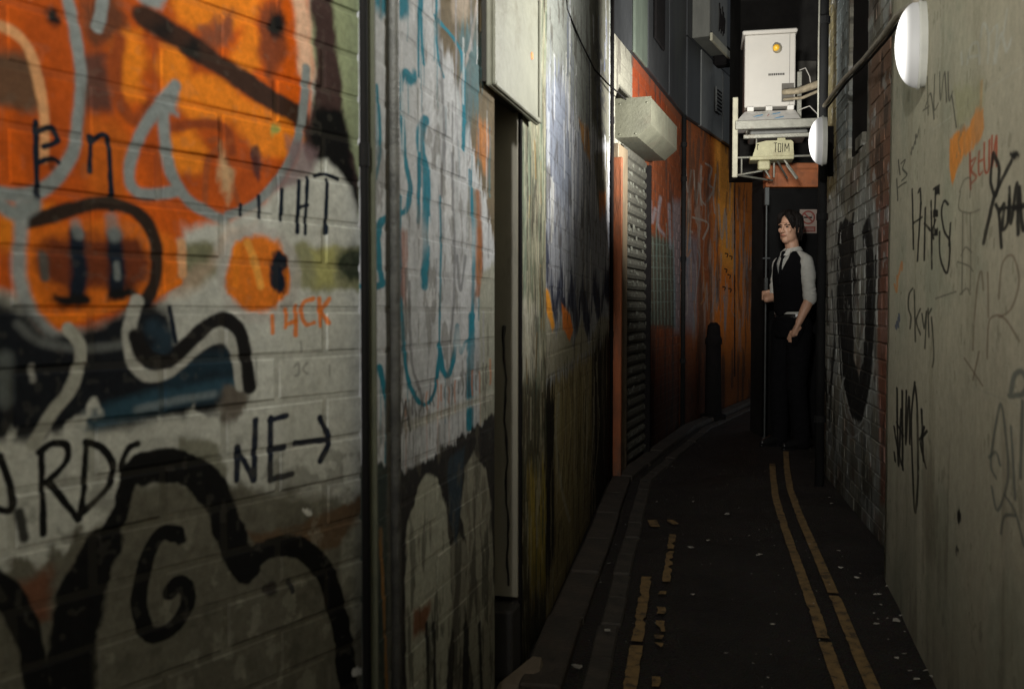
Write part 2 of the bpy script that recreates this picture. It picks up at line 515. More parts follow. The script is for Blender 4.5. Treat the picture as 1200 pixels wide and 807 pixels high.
# ---- NEAR LEFT painting
W_ = (.56, .57, .525)
def paint_near():
    c = Canvas(NEARL, 900, W_)
    c.mottle(.12, 5, 5, 2)
    GREY = (.25, .28, .28); OR = (.66, .112, .006); ORB = (.88, .255, .014); RB = (.22, .040, .010); BR = (.045, .020, .012)
    NV = (.008, .014, .026); BK = (.007, .007, .007); PCH = (.72, .36, .16)
    # lower half: bare grey blocks
    c.poly([(-700, 640), (0, 600), (150, 560), (260, 560), (440, 585), (440, 1400), (-700, 1400)], (.145, .138, .108), soft=.02, rag=.012)
    # orange ground
    c.poly([(-700, -700), (350, -300), (362, 0), (368, 80), (360, 150), (345, 195), (310, 235), (260, 262), (210, 285), (215, 330), (180, 352), (110, 380), (50, 388), (20, 340), (-30, 335), (-300, 380), (-700, 380)], OR, soft=.01)
    c.patches(RB, .55, 5, 4, 21, .45, .12, region=c.zmask(1.15, 1.25) * 1.0)
    # green and black strips beside the pipe
    c.poly([(352, -300), (445, -300), (445, 300), (400, 285), (385, 200), (362, 190), (372, 100), (362, 20)], (.30, .34, .20), soft=.006)
    c.poly([(352, -200), (378, -200), (395, 60), (405, 150), (418, 215), (424, 292), (400, 240), (365, 205), (355, 170), (366, 120), (368, 60)], (.06, .035, .032), soft=.008)
    c.poly([(368, 125), (402, 128), (415, 200), (422, 250), (395, 205), (362, 185)], BK, soft=.01)
    # bright patches
    for pts in ([(130, 40), (165, 35), (172, 80), (165, 118), (148, 125), (136, 100)],
                [(190, 55), (215, 50), (225, 90), (260, 92), (300, 120), (345, 135), (352, 165), (335, 185), (300, 178), (270, 145), (225, 140), (190, 110), (182, 80)],
                [(200, -30), (240, -60), (310, -20), (300, 30), (308, 80), (285, 95), (270, 65), (285, 30), (230, 35), (205, 20)],
                [(190, 158), (225, 150), (245, 180), (235, 205), (205, 205), (195, 185)],
                [(5, 250), (30, 245), (60, 240), (40, 262), (10, 300), (-20, 290)]):
        c.poly(pts, ORB, soft=.012, alpha=.85)
    c.poly([(-60, 65), (30, 60), (48, 95), (45, 125), (0, 122), (-80, 118)], (.13, .065, .035), soft=.01)
    c.poly([(95, 65), (128, 65), (132, 135), (100, 130)], (.12, .045, .03), soft=.012)
    c.poly([(96, 0), (130, -10), (150, 30), (110, 60), (95, 40)], (.14, .045, .02), soft=.012)
    c.poly([(232, 35), (275, 15), (272, 50), (240, 62)], (.25, .07, .03), soft=.01)
    c.poly([(300, 10), (330, 0), (335, 60), (318, 100), (305, 60)], (.22, .05, .015), soft=.012)
    c.ell((63, 20), 9, 12, BK, soft=.008); c.ell((323, 32), 10, 16, BK, soft=.01); c.ell((178, -5), 16, 14, GREY, soft=.008)
    c.stroke([(140, 45), (135, 80), (140, 120), (158, 140), (180, 120)], 14, (.30, .06, .012), soft=.6)
    c.stroke([(195, 150), (230, 145), (262, 150), (272, 178)], 10, (.28, .055, .012), soft=.6)
    c.poly([(100, 140), (135, 138), (150, 160), (140, 235), (105, 235), (95, 190)], (.55, .12, .01), soft=.015)
    c.stroke([(270, 165), (245, 185), (240, 240)], 6, (.35, .08, .02), soft=.5)
    c.stroke([(245, 165), (260, 170), (280, 240)], 6, (.35, .08, .02), soft=.5)
    c.poly([(262, 170), (272, 200), (268, 236), (255, 220)], (.6, .45, .25), soft=.008, alpha=.7)
    c.stroke([(170, 20), (215, 48), (260, 78), (300, 105), (350, 138)], 24, BR, soft=.3)
    c.ell((225, 58), 10, 10, BK, soft=.012); c.ell((190, 35), 14, 12, BK, soft=.012, alpha=.8)
    c.ell((322, 150), 7, 6, (.35, .35, .08), soft=.005)
    # grey outlines
    c.stroke([(-60, 20), (0, 30), (30, 52), (44, 90), (52, 140), (50, 185)], 11, PCH, soft=.5)
    c.stroke([(338, -40), (352, 10), (356, 50), (358, 85)], 17, (.8, .50, .34), soft=.5)
    c.stroke([(358, 80), (356, 115), (348, 165), (330, 205), (300, 238), (268, 252)], 9, GREY, soft=.4)
    c.stroke([(70, -30), (82, 10), (90, 50), (95, 90), (92, 135), (84, 180), (60, 215), (30, 228), (-10, 222), (-60, 190)], 14, GREY, soft=.4)
    c.stroke([(122, -20), (119, 10), (114, 32)], 13, GREY, soft=.35)
    c.stroke([(205, 100), (190, 118), (168, 150), (153, 188), (152, 215), (168, 228), (205, 225)], 12, GREY, soft=.4)
    c.stroke([(200, 110), (190, 135), (194, 175), (203, 208), (225, 238), (262, 258)], 12, GREY, soft=.4)
    c.poly([(198, 98), (208, 100), (205, 135), (190, 130)], GREY, soft=.006)
    # white patch with letters
    c.poly([(214, 268), (262, 262), (300, 246), (335, 215), (360, 192), (385, 188), (408, 215), (424, 262), (426, 292), (340, 288), (270, 300), (214, 300)], W_, soft=.01)
    c.poly([(336, 160), (372, 176), (362, 205), (345, 222), (318, 225), (340, 195)], (.22, .15, .16), soft=.01, alpha=.8)
    c.poly([(345, 287), (426, 290), (428, 340), (345, 338)], (.30, .30, .17), soft=.008)
    c.poly([(365, 290), (395, 290), (392, 338), (368, 336)], (.45, .43, .16), soft=.012, alpha=.8)
    c.ell((415, 310), 20, 22, (.04, .05, .03), soft=.012)
    c.poly([(215, 282), (250, 284), (255, 320), (225, 335), (205, 330)], (.20, .20, .12), soft=.01)
    c.poly([(265, 265), (300, 262), (262, 300), (235, 338), (205, 350), (195, 330), (240, 310)], (.55, .40, .30), soft=.012, alpha=.6)
    # drips from the letters
    for p in ([(42, 143), (41, 180), (43, 215), (42, 245)], [(43, 155), (60, 150), (66, 165), (50, 172)], [(45, 190), (60, 186), (68, 190)],
              [(105, 160), (105, 200)], [(106, 166), (118, 158), (126, 165), (129, 200), (130, 245)]):
        c.stroke(p, 6, NV, soft=.35, wob=.5)
    c.ell((60, 190), 7, 6, BK, soft=.004)
    c.ell((301, 190), 7, 19, NV, soft=.006, alpha=.8)
    for p in ([(330, 222), (329, 258)], [(350, 212), (348, 272)], [(360, 208), (357, 274)], [(350, 243), (360, 240)], [(383, 210), (381, 273)], [(369, 206), (380, 204), (396, 210)],
              [(303, 230), (304, 255)], [(282, 240), (282, 252)]):
        c.stroke(p, 4.2, NV, soft=.3, wob=.4)
    # the mouth
    c.poly([(22, 272), (60, 258), (120, 256), (170, 262), (206, 275), (216, 300), (214, 322), (190, 345), (150, 358), (100, 372), (60, 386), (38, 370), (25, 330)], (.75, .17, .012), soft=.01)
    c.poly([(45, 292), (62, 280), (110, 275), (160, 280), (176, 296), (172, 325), (150, 340), (100, 342), (60, 338), (42, 320)], (.17, .038, .012), soft=.01)
    c.stroke([(90, 275), (92, 310), (90, 345)], 18, NV, soft=.5); c.stroke([(134, 275), (136, 305), (136, 340)], 17, NV, soft=.5)
    c.stroke([(50, 300), (52, 325)], 10, (.10, .09, .08), soft=.6)
    c.stroke([(88, 262), (92, 275)], 12, GREY, soft=.6, alpha=.6); c.stroke([(130, 256), (134, 275)], 14, GREY, soft=.6, alpha=.6); c.stroke([(136, 310), (137, 325)], 7, GREY, soft=.7, alpha=.7)
    c.ell((85, 352), 22, 11, BK, soft=.008); c.ell((142, 345), 18, 10, BK, soft=.008)
    c.stroke([(40, 350), (62, 375), (120, 362), (170, 350), (210, 330)], 9, (.85, .20, .012), soft=.4)
    c.stroke([(212, 285), (214, 320)], 9, (.75, .40, .2), soft=.5)
    c.stroke([(30, 260), (55, 254), (82, 246), (120, 238), (155, 246), (176, 268), (184, 300), (180, 335), (170, 352)], 15, (.03, .018, .012), soft=.35)
    c.stroke([(25, 240), (24, 275), (22, 320), (34, 362), (60, 392), (80, 402)], 14, (.34, .36, .36), soft=.6)
    c.stroke([(0, 240), (18, 250), (40, 240)], 15, GREY, soft=.6)
    # small round blob
    c.ell((304, 322), 50, 58, (.48, .45, .42), soft=.008, alpha=.7)
    c.ell((303, 322), 38, 46, (.78, .20, .016), soft=.006)
    c.stroke([(290, 285), (298, 305), (306, 335)], 8, (.85, .36, .06), soft=.5); c.ell((326, 318), 10, 24, NV, soft=.006)
    c.stroke([(278, 285), (276, 335)], 7, ORB, soft=.5, alpha=.6)
    # HCK
    for p in ([(318, 370), (319, 390)], [(335, 362), (334, 384)], [(346, 358), (346, 392)], [(335, 380), (347, 376)],
              [(367, 350), (356, 354), (353, 368), (358, 380), (368, 378)], [(374, 350), (375, 382)], [(386, 350), (376, 364)], [(376, 364), (385, 378)]):
        c.stroke(p, 4.5, (.85, .22, .03), soft=.4, wob=.5, alpha=.9)
    # blue black zone
    c.poly([(-200, 350), (0, 352), (30, 362), (60, 392), (110, 380), (160, 352), (200, 360), (205, 400), (262, 398), (285, 440), (288, 470), (255, 482), (200, 488), (150, 500), (90, 498), (60, 512), (0, 520), (-200, 540)], (.009, .011, .015), soft=.012)
    c.stroke([(110, 492), (150, 478), (200, 466), (275, 452)], 22, (.03, .075, .11), soft=.7)
    c.stroke([(205, 440), (240, 428), (270, 424)], 24, (.014, .034, .052), soft=.8)
    c.stroke([(160, 480), (210, 468), (250, 462)], 8, (.20, .24, .26), soft=.8, alpha=.7)
    c.stroke([(5, 420), (6, 470)], 16, (.15, .17, .17), soft=.8, alpha=.7); c.stroke([(36, 430), (38, 445)], 7, (.3, .3, .28), soft=.7)
    c.stroke([(20, 380), (50, 402), (110, 408), (160, 400)], 9, (.14, .15, .15), soft=.9, alpha=.8)
    c.stroke([(180, 385), (195, 395), (190, 410)], 18, (.02, .04, .06), soft=.8)
    c.poly([(260, 455), (285, 452), (290, 480), (270, 498), (255, 482)], (.14, .12, .10), soft=.01)
    c.stroke([(78, 385), (92, 405), (92, 430), (78, 462), (58, 488), (40, 520)], 14, (.40, .40, .35), soft=.3)
    c.stroke([(160, 352), (152, 385), (154, 415), (163, 435), (178, 441), (200, 434), (230, 408), (252, 396), (268, 398), (277, 420), (281, 452)], 13, (.44, .44, .40), soft=.3)
    c.stroke([(160, 395), (172, 418), (200, 422), (225, 398), (245, 380), (264, 374), (280, 390), (288, 420), (292, 453)], 16, (.010, .009, .009), soft=.25)
    c.stroke([(199, 360), (206, 400)], 5, NV, soft=.4)
    # brushed white over it, ragged upper edge
    c.poly([(-200, 545), (0, 540), (12, 500), (22, 538), (38, 525), (70, 510), (90, 490), (108, 470), (114, 478), (95, 505), (130, 505), (160, 492), (170, 512), (185, 490), (200, 500), (230, 478), (245, 500), (275, 500), (292, 470), (300, 560), (250, 560), (190, 535), (150, 545), (140, 590), (60, 640), (0, 660), (-200, 700)], W_, soft=.006, rag=.01, streak=.02)
    c.stroke([(0, 535), (12, 570), (12, 598), (-20, 590)], 8, BK, soft=.3)
    for p in ([(49, 528), (49, 575), (50, 625)], [(46, 530), (62, 520), (78, 522), (78, 540), (60, 560), (52, 566)], [(58, 566), (75, 588), (91, 608)],
              [(101, 518), (99, 560), (94, 602)], [(100, 518), (118, 524), (131, 545), (126, 570), (96, 600)], [(160, 520), (150, 525), (142, 545), (150, 560)]):
        c.stroke(p, 7.5, BK, soft=.3, wob=.4)
    c.stroke([(22, 600), (28, 630)], 10, (.05, .05, .045), soft=.5); 
    for p in ([(277, 562), (278, 524)], [(278, 526), (297, 562)], [(297, 562), (299, 492)], [(317, 490), (316, 562)], [(316, 492), (335, 487)], [(316, 527), (333, 524)], [(316, 562), (341, 555)],
              [(346, 519), (383, 515)], [(374, 490), (385, 515), (374, 540)]):
        c.stroke(p, 6.5, (.015, .02, .035), soft=.3, wob=.35)
    for p in ([(352, 400), (353, 412)], [(345, 430), (350, 425), (350, 438), (346, 440)], [(360, 425), (355, 432), (360, 438)], [(386, 428), (386, 440)], [(300, 420), (300, 450)]):
        c.stroke(p, 2.5, (.25, .25, .23), soft=.5, alpha=.7)
    # brown repair patch
    c.poly([(288, 626), (340, 615), (423, 583), (420, 626), (380, 645), (340, 630), (300, 640)], (.13, .085, .05), soft=.006)
    c.poly([(400, 630), (425, 600), (425, 740), (412, 720), (400, 680)], (.26, .26, .21), soft=.01)
    c.poly([(22, 680), (60, 660), (62, 720), (40, 730)], (.16, .07, .04), soft=.01)
    c.poly([(210, 515), (255, 520), (265, 560), (262, 585), (235, 555), (200, 535)], (.24, .24, .19), soft=.006)
    c.patches((.09, .085, .065), .56, 22, 30, 77, .45, .12, region=1 - c.zmask(.75, .95))
    c.patches((.34, .33, .27), .62, 30, 26, 78, .4, .08, region=1 - c.zmask(.6, .85))
    # the big black outline
    c.stroke([(80, 900), (85, 807), (88, 740), (98, 690)], 56, BK, soft=.12)
    c.stroke([(98, 700), (110, 660), (122, 640)], 44, BK, soft=.12)
    c.stroke([(120, 640), (138, 605), (148, 570), (152, 552)], 20, BK, soft=.15)
    c.stroke([(168, 548), (205, 545), (238, 562), (260, 595), (275, 640), (290, 665)], 33, BK, soft=.12)
    c.stroke([(288, 662), (310, 645), (342, 640), (368, 655), (388, 690), (400, 740), (408, 800), (412, 900)], 22, BK, soft=.12)
    c.stroke([(-60, 640), (0, 690), (22, 720), (38, 765), (46, 830)], 30, BK, soft=.15)
    c.stroke([(207, 626), (190, 625), (175, 648), (166, 685), (164, 715), (175, 742), (198, 738), (217, 715), (220, 692), (208, 683), (200, 694)], 17, BK, soft=.12)
    c.ell((210, 627), 9, 9, BK, soft=.003)
    c.ell((316, 690), 9, 7, (.04, .035, .03), soft=.005); c.stroke([(338, 680), (342, 693)], 5, (.04, .04, .04))
    c.ell((363, 598), 4, 4, (.7, .7, .65), soft=.002); c.ell((419, 785), 6, 6, (.7, .7, .65), soft=.002)
    # darker and blotchy towards the pavement
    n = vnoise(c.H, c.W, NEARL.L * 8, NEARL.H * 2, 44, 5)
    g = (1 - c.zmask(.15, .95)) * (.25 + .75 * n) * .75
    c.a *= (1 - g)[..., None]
    return c.image("near_wall_paint")

# ---- MIDDLE LEFT painting
def paint_mid():
    c = Canvas(MID, 700, (.46, .47, .49), 600)
    c.mottle(.15, 8, 5, 4)
    TE = (.012, .17, .24); GR = (.10, .10, .085)
    c.patches((.28, .29, .29), .5, 18, 3, 9, .5, .2)
    # olive and brown top right
    c.poly([(518, -300), (590, -300), (590, 320), (573, 250), (560, 190), (545, 120), (530, 60), (515, 20)], (.13, .10, .06), soft=.012, streak=.08)
    c.poly([(525, -20), (555, -20), (548, 25), (532, 20)], (.32, .26, .20), soft=.02)
    c.poly([(560, 130), (575, 150), (570, 200), (558, 170)], (.40, .16, .05), soft=.02, streak=.05)
    c.poly([(538, 20), (575, 10), (572, 60), (555, 110), (545, 170), (538, 100)], TE, soft=.02, alpha=.45, streak=.08)
    c.stroke([(560, 0), (552, 50), (540, 100), (545, 150)], 3, (.4, .35, .33), alpha=.7)
    c.poly([(548, 215), (560, 220), (565, 300), (556, 330), (548, 280)], (.20, .20, .17), soft=.01)
    c.stroke([(561, 270), (562, 330)], 7, (.33, .12, .04), soft=.7)
    c.poly([(562, 320), (590, 300), (590, 490), (562, 500)], (.30, .30, .25), soft=.012)
    # teal
    c.poly([(440, -100), (480, -100), (478, 20), (462, 24), (448, 18), (440, 10)], TE, soft=.01)
    for p, wd in (([(494, -40), (494, 30), (497, 75)], 4), ([(491, 0), (491, 90)], 2.5), ([(512, 0), (513, 60), (520, 90)], 3), ([(510, 20), (540, 60), (544, 120), (543, 175)], 5),
                  ([(483, 92), (476, 84), (470, 100), (472, 150), (476, 190), (481, 222), (477, 245), (464, 252), (446, 262), (444, 300), (448, 330)], 7),
                  ([(499, 140), (493, 155), (494, 178), (500, 200), (500, 240), (499, 300), (498, 335)], 10),
                  ([(492, 180), (491, 260)], 5), ([(442, 100), (446, 170), (441, 210)], 4),
                  ([(468, 230), (470, 330), (475, 425), (485, 460), (497, 474), (508, 462), (514, 430), (515, 402)], 5),
                  ([(515, 405), (519, 432), (525, 440), (531, 425), (536, 382)], 6), ([(536, 382), (540, 412), (545, 402), (553, 385), (555, 300), (551, 200)], 4.5),
                  ([(516, 230), (517, 300), (515, 400)], 2.5), ([(553, 370), (552, 430), (551, 500)], 9), ([(445, 430), (455, 480), (453, 540)], 7), ([(443, 335), (455, 330)], 7)):
        c.stroke(p, wd * .95, TE, soft=.3, wob=.4, drip=1)
    c.ell((482, 92), 7, 9, TE, soft=.006)
    c.poly([(470, 270), (478, 270), (476, 360), (470, 350)], (.30, .10, .05), soft=.01, alpha=.7)
    rr_ = random.Random(12)
    for i in range(46):
        x = rr_.uniform(470, 575); y = rr_.uniform(-20, 380)
        c.stroke([(x, y), (x + rr_.uniform(-1, 1), y + rr_.uniform(25, 110))], rr_.uniform(1, 2.4), rr_.choice([(.20, .20, .21), (.62, .62, .63), (.12, .12, .13), (.30, .30, .33), (.02, .15, .20)]), alpha=rr_.uniform(.35, .8), soft=.7)
    for i in range(14):
        x = rr_.uniform(470, 560); y = rr_.uniform(200, 430)
        c.ell((x, y), rr_.uniform(3, 8), rr_.uniform(8, 26), rr_.choice([(.25, .25, .26), (.33, .33, .34), (.56, .56, .57)]), soft=.03, alpha=.55)
    for p in ([(480, 330), (482, 420), (492, 455)], [(517, 60), (520, 160), (517, 230)], [(530, 180), (533, 330), (528, 400)], [(536, 300), (540, 340), (546, 300)], [(471, 430), (468, 480)]):
        c.stroke(p, 3.5, (.13, .13, .14), alpha=.7, soft=.5, wob=.5)
    c.stroke([(560, 225), (563, 300), (560, 345)], 6, (.28, .10, .035), soft=.7, alpha=.8)
    c.stroke([(478, 500), (520, 484), (575, 462)], 10, (.42, .41, .36), soft=.6, alpha=.7)
    # lettering smears on the pale band
    for i in range(26):
        x = 472 + i * 4.1
        y = 498 - (x - 472) * .38 - 18
        col = random.choice([(.05, .05, .05), (.05, .05, .05), (.45, .15, .05)])
        c.stroke([(x, y - random.uniform(6, 20)), (x + random.uniform(-2, 2), y), (x, y + random.uniform(5, 16))], random.uniform(1.5, 3), col, alpha=.6, drip=1)
    for p in ([(470, 508), (476, 470)], [(476, 470), (481, 505)], [(471, 495), (480, 490)]):
        c.stroke(p, 2.5, (.04, .04, .04), alpha=.8)
    # dark lower half and the grey arch shapes
    c.poly([(430, 570), (470, 550), (500, 535), (545, 505), (590, 478), (590, 1300), (430, 1300)], (.022, .02, .02), soft=.006, streak=.02)
    c.poly([(478, 620), (488, 575), (500, 555), (512, 560), (522, 590), (528, 640), (530, 720), (524, 807), (524, 1000), (480, 1000), (476, 760), (474, 680)], (.33, .33, .27), soft=.006)
    c.poly([(545, 545), (556, 530), (570, 550), (576, 600), (580, 700), (580, 1000), (560, 1000), (554, 800), (545, 700), (548, 640), (540, 600)], (.26, .25, .20), soft=.006)
    c.poly([(528, 640), (538, 622), (548, 640), (545, 720), (540, 830), (530, 900), (532, 760)], (.22, .21, .17), soft=.006)
    c.poly([(485, 715), (505, 705), (500, 735), (485, 750)], (.17, .08, .045), soft=.012)
    c.patches((.04, .038, .032), .55, 26, 7, 31, .7, .08, region=1 - c.zmask(.4, 1.0))
    c.poly([(525, 540), (546, 520), (540, 600), (534, 640), (526, 600)], (.03, .045, .06), soft=.01)
    for x in (500, 508, 545, 562):
        c.stroke([(x, 730), (x + 2, 800), (x + 4, 900)], 4, (.02, .02, .02), soft=.5)
    # pier end painted dark
    c.poly([(452, -300), (467, -300), (467, 1300), (452, 1300)], (.10, .10, .095), soft=.004, rag=.001)
    c.poly([(438, 545), (454, 545), (454, 1300), (438, 1300)], (.03, .04, .035), soft=.006)
    c.stroke([(446, 620), (449, 680), (452, 760), (454, 820)], 3, (.30, .14, .03), soft=.7, wob=.9, alpha=.6)
    c.patches((.10, .09, .07), .62, 30, 12, 79, .5, .06)
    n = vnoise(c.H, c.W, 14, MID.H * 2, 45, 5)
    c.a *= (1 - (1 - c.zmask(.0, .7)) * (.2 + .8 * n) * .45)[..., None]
    return c.image("middle_wall_paint")

def paint_pil():
    c = Canvas(PIL, 420, (.22, .21, .145), 300)
    c.patches((.17, .22, .16), .5, 40, 2.5, 6, .7, .15)
    c.patches((.34, .32, .24), .55, 60, 4, 7, .6, .1)
    c.poly([(605, 430), (650, 445), (650, 1300), (605, 1300)], (.09, .075, .045), soft=.03, streak=.1)
    c.poly([(618, 540), (642, 530), (645, 660), (622, 690)], (.36, .27, .06), soft=.03, streak=.12)
    c.poly([(606, 340), (630, 350), (635, 430), (610, 440)], (.45, .43, .35), soft=.03, streak=.05)
    c.patches((.05, .04, .03), .57, 60, 5, 17, .85, .06)
    c.patches((.40, .37, .27), .62, 90, 12, 19, .7, .04)
    c.patches((.04, .06, .045), .60, 120, 9, 23, .7, .05)
    rr_ = random.Random(8)
    for i in range(40):
        x = rr_.uniform(613, 639); y = rr_.uniform(120, 620)
        c.stroke([(x, y), (x + rr_.uniform(-1, 1), y + rr_.uniform(10, 70))], rr_.uniform(.8, 1.8), rr_.choice([(.05, .05, .04), (.40, .37, .28), (.12, .14, .09), (.25, .16, .05)]), alpha=.7, soft=.6)
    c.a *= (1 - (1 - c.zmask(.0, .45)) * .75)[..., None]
    return c.image("pier_paint")

def paint_gold():
    c = Canvas(GOLD, 230, (.38, .39, .42), 230)
    c.patches((.50, .51, .54), .5, 26, .9, 4, .85, .10)
    c.patches((.10, .11, .135), .56, 40, 1.0, 5, .6, .08)
    c.poly([(636, -400), (720, -400), (720, 20), (700, 80), (690, 150), (675, 130), (662, 60), (652, 110), (640, 60)], (.22, .23, .21), soft=.03, streak=.2)
    c.poly([(640, 90), (652, 60), (664, 80), (672, 200), (660, 240), (645, 180)], (.20, .22, .27), soft=.04, streak=.2)
    c.poly([(690, -40), (714, -60), (714, 170), (702, 165), (694, 140)], (.10, .098, .078), soft=.03)
    for i in range(9):
        x = 698 + (i % 3) * 4
        y = 40 + i * 13
        c.stroke([(x, y), (x + 3, y + 10), (x - 1, y + 16), (x + 4, y + 26)], 3, (.05, .05, .05), alpha=.8)
    c.poly([(678, 140), (690, 150), (692, 190), (684, 175)], (.42, .22, .08), soft=.02)
    c.poly([(696, 180), (712, 175), (712, 280), (703, 270)], (.16, .15, .11), soft=.02)
    c.poly([(702, 225), (710, 225), (709, 275), (703, 265)], (.5, .18, .05), soft=.02)
    # spiky navy drips
    xs = [642, 650, 655, 663, 668, 676, 681, 689, 695, 703, 708, 716]
    top = [300, 300, 330, 310, 340, 310, 345, 300, 330, 290, 310, 280]
    bot = [340, 385, 345, 380, 350, 398, 352, 400, 350, 385, 345, 360]
    pts = [(636, 260)] + [(x, b if i % 2 else b) for i, (x, b) in enumerate(zip(xs, bot))] + [(716, 260)]
    c.poly(pts, (.03, .035, .065), soft=.02, rag=.01, streak=.05)
    pts = [(640, 240)] + [(x + 2, b - 42) for x, b in zip(xs, bot)] + [(712, 240)]
    c.poly(pts, (.29, .30, .33), soft=.02, streak=.12)
    c.patches((.12, .13, .17), .58, 46, 1.2, 55, .55, .06, region=c.zmask(.85, 1.0) * (1 - c.zmask(1.5, 1.8)))
    rr_ = random.Random(5)
    for i in range(60):
        x = rr_.uniform(641, 712); y = rr_.uniform(-40, 330)
        c.stroke([(x, y), (x + rr_.uniform(-.6, .6), y + rr_.uniform(20, 110))], rr_.uniform(.8, 2.0), rr_.choice([(.62, .62, .64), (.50, .51, .55), (.10, .11, .14), (.14, .16, .24), (.55, .54, .50)]), alpha=rr_.uniform(.4, .85), soft=.7)
    # cream and olive below
    c.poly([(632, 380), (645, 340), (652, 395), (660, 365), (672, 408), (682, 372), (690, 405), (703, 372), (716, 372), (716, 395), (690, 410), (660, 430), (634, 450)], (.36, .34, .27), soft=.02)
    c.poly([(637, 335), (643, 340), (650, 380), (648, 388), (642, 372)], (.80, .33, .04), soft=.01)
    c.poly([(658, 355), (668, 368), (672, 385), (668, 400), (660, 385)], (.80, .24, .05), soft=.01)
    c.poly([(632, 450), (660, 432), (690, 408), (716, 392), (720, 1000), (632, 1200)], (.30, .245, .13), soft=.02, streak=.08)
    c.poly([(636, 440), (650, 440), (650, 640), (636, 700)], (.018, .016, .014), soft=.02, streak=.1)
    c.poly([(694, 395), (716, 380), (720, 900), (690, 800)], (.035, .03, .024), soft=.03, streak=.15)
    c.patches((.34, .30, .20), .60, 22, 1.5, 8, .7, .05, region=1 - c.zmask(.9, 1.0))
    for i in range(30):
        x = 652 + i * 1.6
        c.stroke([(x, 425 + random.uniform(-10, 40)), (x + random.uniform(-2, 4), 500), (x - random.uniform(0, 5), 540 + random.uniform(0, 60))], 1.2, random.choice([(.52, .47, .34), (.10, .08, .05), (.42, .36, .2)]), alpha=.6)
    c.stroke([(655, 460), (652, 520), (660, 580), (668, 610)], 3, (.4, .38, .3), alpha=.8)
    c.patches((.06, .05, .04), .62, 20, 8, 18, .6, .06)
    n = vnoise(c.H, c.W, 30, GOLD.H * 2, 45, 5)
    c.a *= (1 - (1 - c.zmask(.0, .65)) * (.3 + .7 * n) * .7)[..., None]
    return c.image("blue_drip_paint")

def paint_shut():
    c = Canvas(SHUT, 200, (.22, .06, .022))
    c.mottle(.3, 3, 3, 4)
    c.poly([(700, 0), (741, 0), (742, 180), (700, 180)], (.24, .23, .185), soft=.02, streak=.04)
    c.poly([(741, 60), (780, 100), (775, 180), (741, 180)], (.28, .055, .018), soft=.02)
    c.patches((.05, .04, .035), .55, 10, 2.5, 5, .6, .1)
    c.poly([(755, 270), (790, 285), (792, 385), (756, 380)], (.05, .075, .06), soft=.04, alpha=.8)
    for i in range(9):
        x = 757 + i * 4
        c.stroke([(x, 262 + (i % 3) * 8), (x + 1, 320), (x + 2, 380)], 1.6, (.18, .24, .20), alpha=.55)
    for i in range(6):
        c.stroke([(754, 285 + i * 14), (790, 288 + i * 13)], 1.2, (.16, .20, .17), alpha=.5)
    for p in ([(762, 235), (764, 260), (768, 245)], [(774, 232), (771, 262), (778, 275)], [(784, 240), (786, 290)]):
        c.stroke(p, 4, (.30, .30, .33), soft=.8, alpha=.6)
    c.poly([(788, 235), (800, 235), (800, 390), (790, 390)], (.25, .29, .33), soft=.05, alpha=.5)
    c.a *= (1 - (1 - c.zmask(.2, 1.1)) * .8)[..., None]  # lower wall darkened in the colour as the light fades downwards
    return c.image("rust_wall_paint")

def paint_far():
    c = Canvas(FAR, 170, (.72, .20, .025))
    c.mottle(.25, 3, 3, 14)
    c.poly([(797, 100), (830, 150), (836, 200), (832, 500), (797, 520)], (.20, .06, .028), soft=.18, alpha=.8)
    c.poly([(838, 100), (860, 150), (860, 320), (845, 310), (838, 220)], (.9, .36, .05), soft=.12, alpha=.9)
    c.poly([(862, 180), (900, 200), (900, 420), (862, 430)], (.68, .20, .03), soft=.08, alpha=.7)
    c.stroke([(861, 185), (861, 440)], 2, (.05, .02, .012))
    for p in ([(803, 190), (806, 225), (810, 200)], [(808, 225), (806, 265), (811, 272)], [(813, 200), (816, 238), (819, 215), (822, 240)],
              [(822, 195), (821, 230), (826, 240)], [(827, 192), (834, 198), (830, 215), (836, 222), (829, 236)], [(800, 225), (798, 240)], [(839, 205), (836, 230), (838, 250)],
              [(800, 268), (803, 295), (806, 270)], [(842, 240), (846, 280), (850, 245), (852, 290)], [(812, 255), (830, 262), (824, 280)]):
        c.stroke(p, 2.2, (.42, .36, .30), alpha=.75, soft=.6)
    c.patches((.34, .29, .24), .56, 9, 2.5, 25, .6, .08, region=c.zmask(.6, 1.0) * (1 - c.zmask(1.9, 2.3)))
    c.patches((.10, .06, .04), .56, 7, 2, 26, .65, .08)
    c.poly([(798, 270), (818, 280), (816, 390), (800, 385)], (.20, .25, .30), soft=.1, alpha=.6)
    for i, (x, y) in enumerate([(850, 297), (855, 300), (849, 315), (853, 322), (847, 336), (854, 338), (884, 262), (888, 300)]):
        c.stroke([(x, y), (x + 3, y + 1), (x + 2, y + 4)], 1.3, (.03, .015, .01))
    rr_ = random.Random(6)
    for i in range(70):
        x = rr_.uniform(799, 892); y = rr_.uniform(190, 380)
        c.stroke([(x, y), (x + rr_.uniform(-3, 3), y + rr_.uniform(6, 40)), (x + rr_.uniform(-3, 3), y + rr_.uniform(10, 50))], rr_.uniform(.7, 2.0), rr_.choice([(.36, .31, .27), (.09, .045, .03), (.25, .27, .29), (.45, .20, .07)]), alpha=rr_.uniform(.3, .7), soft=.8)
    c.a *= (1 - (1 - c.zmask(.25, 1.15)) * .85)[..., None]  # bottom band painted darker, standing in for the light falling off
    return c.image("orange_wall_paint")

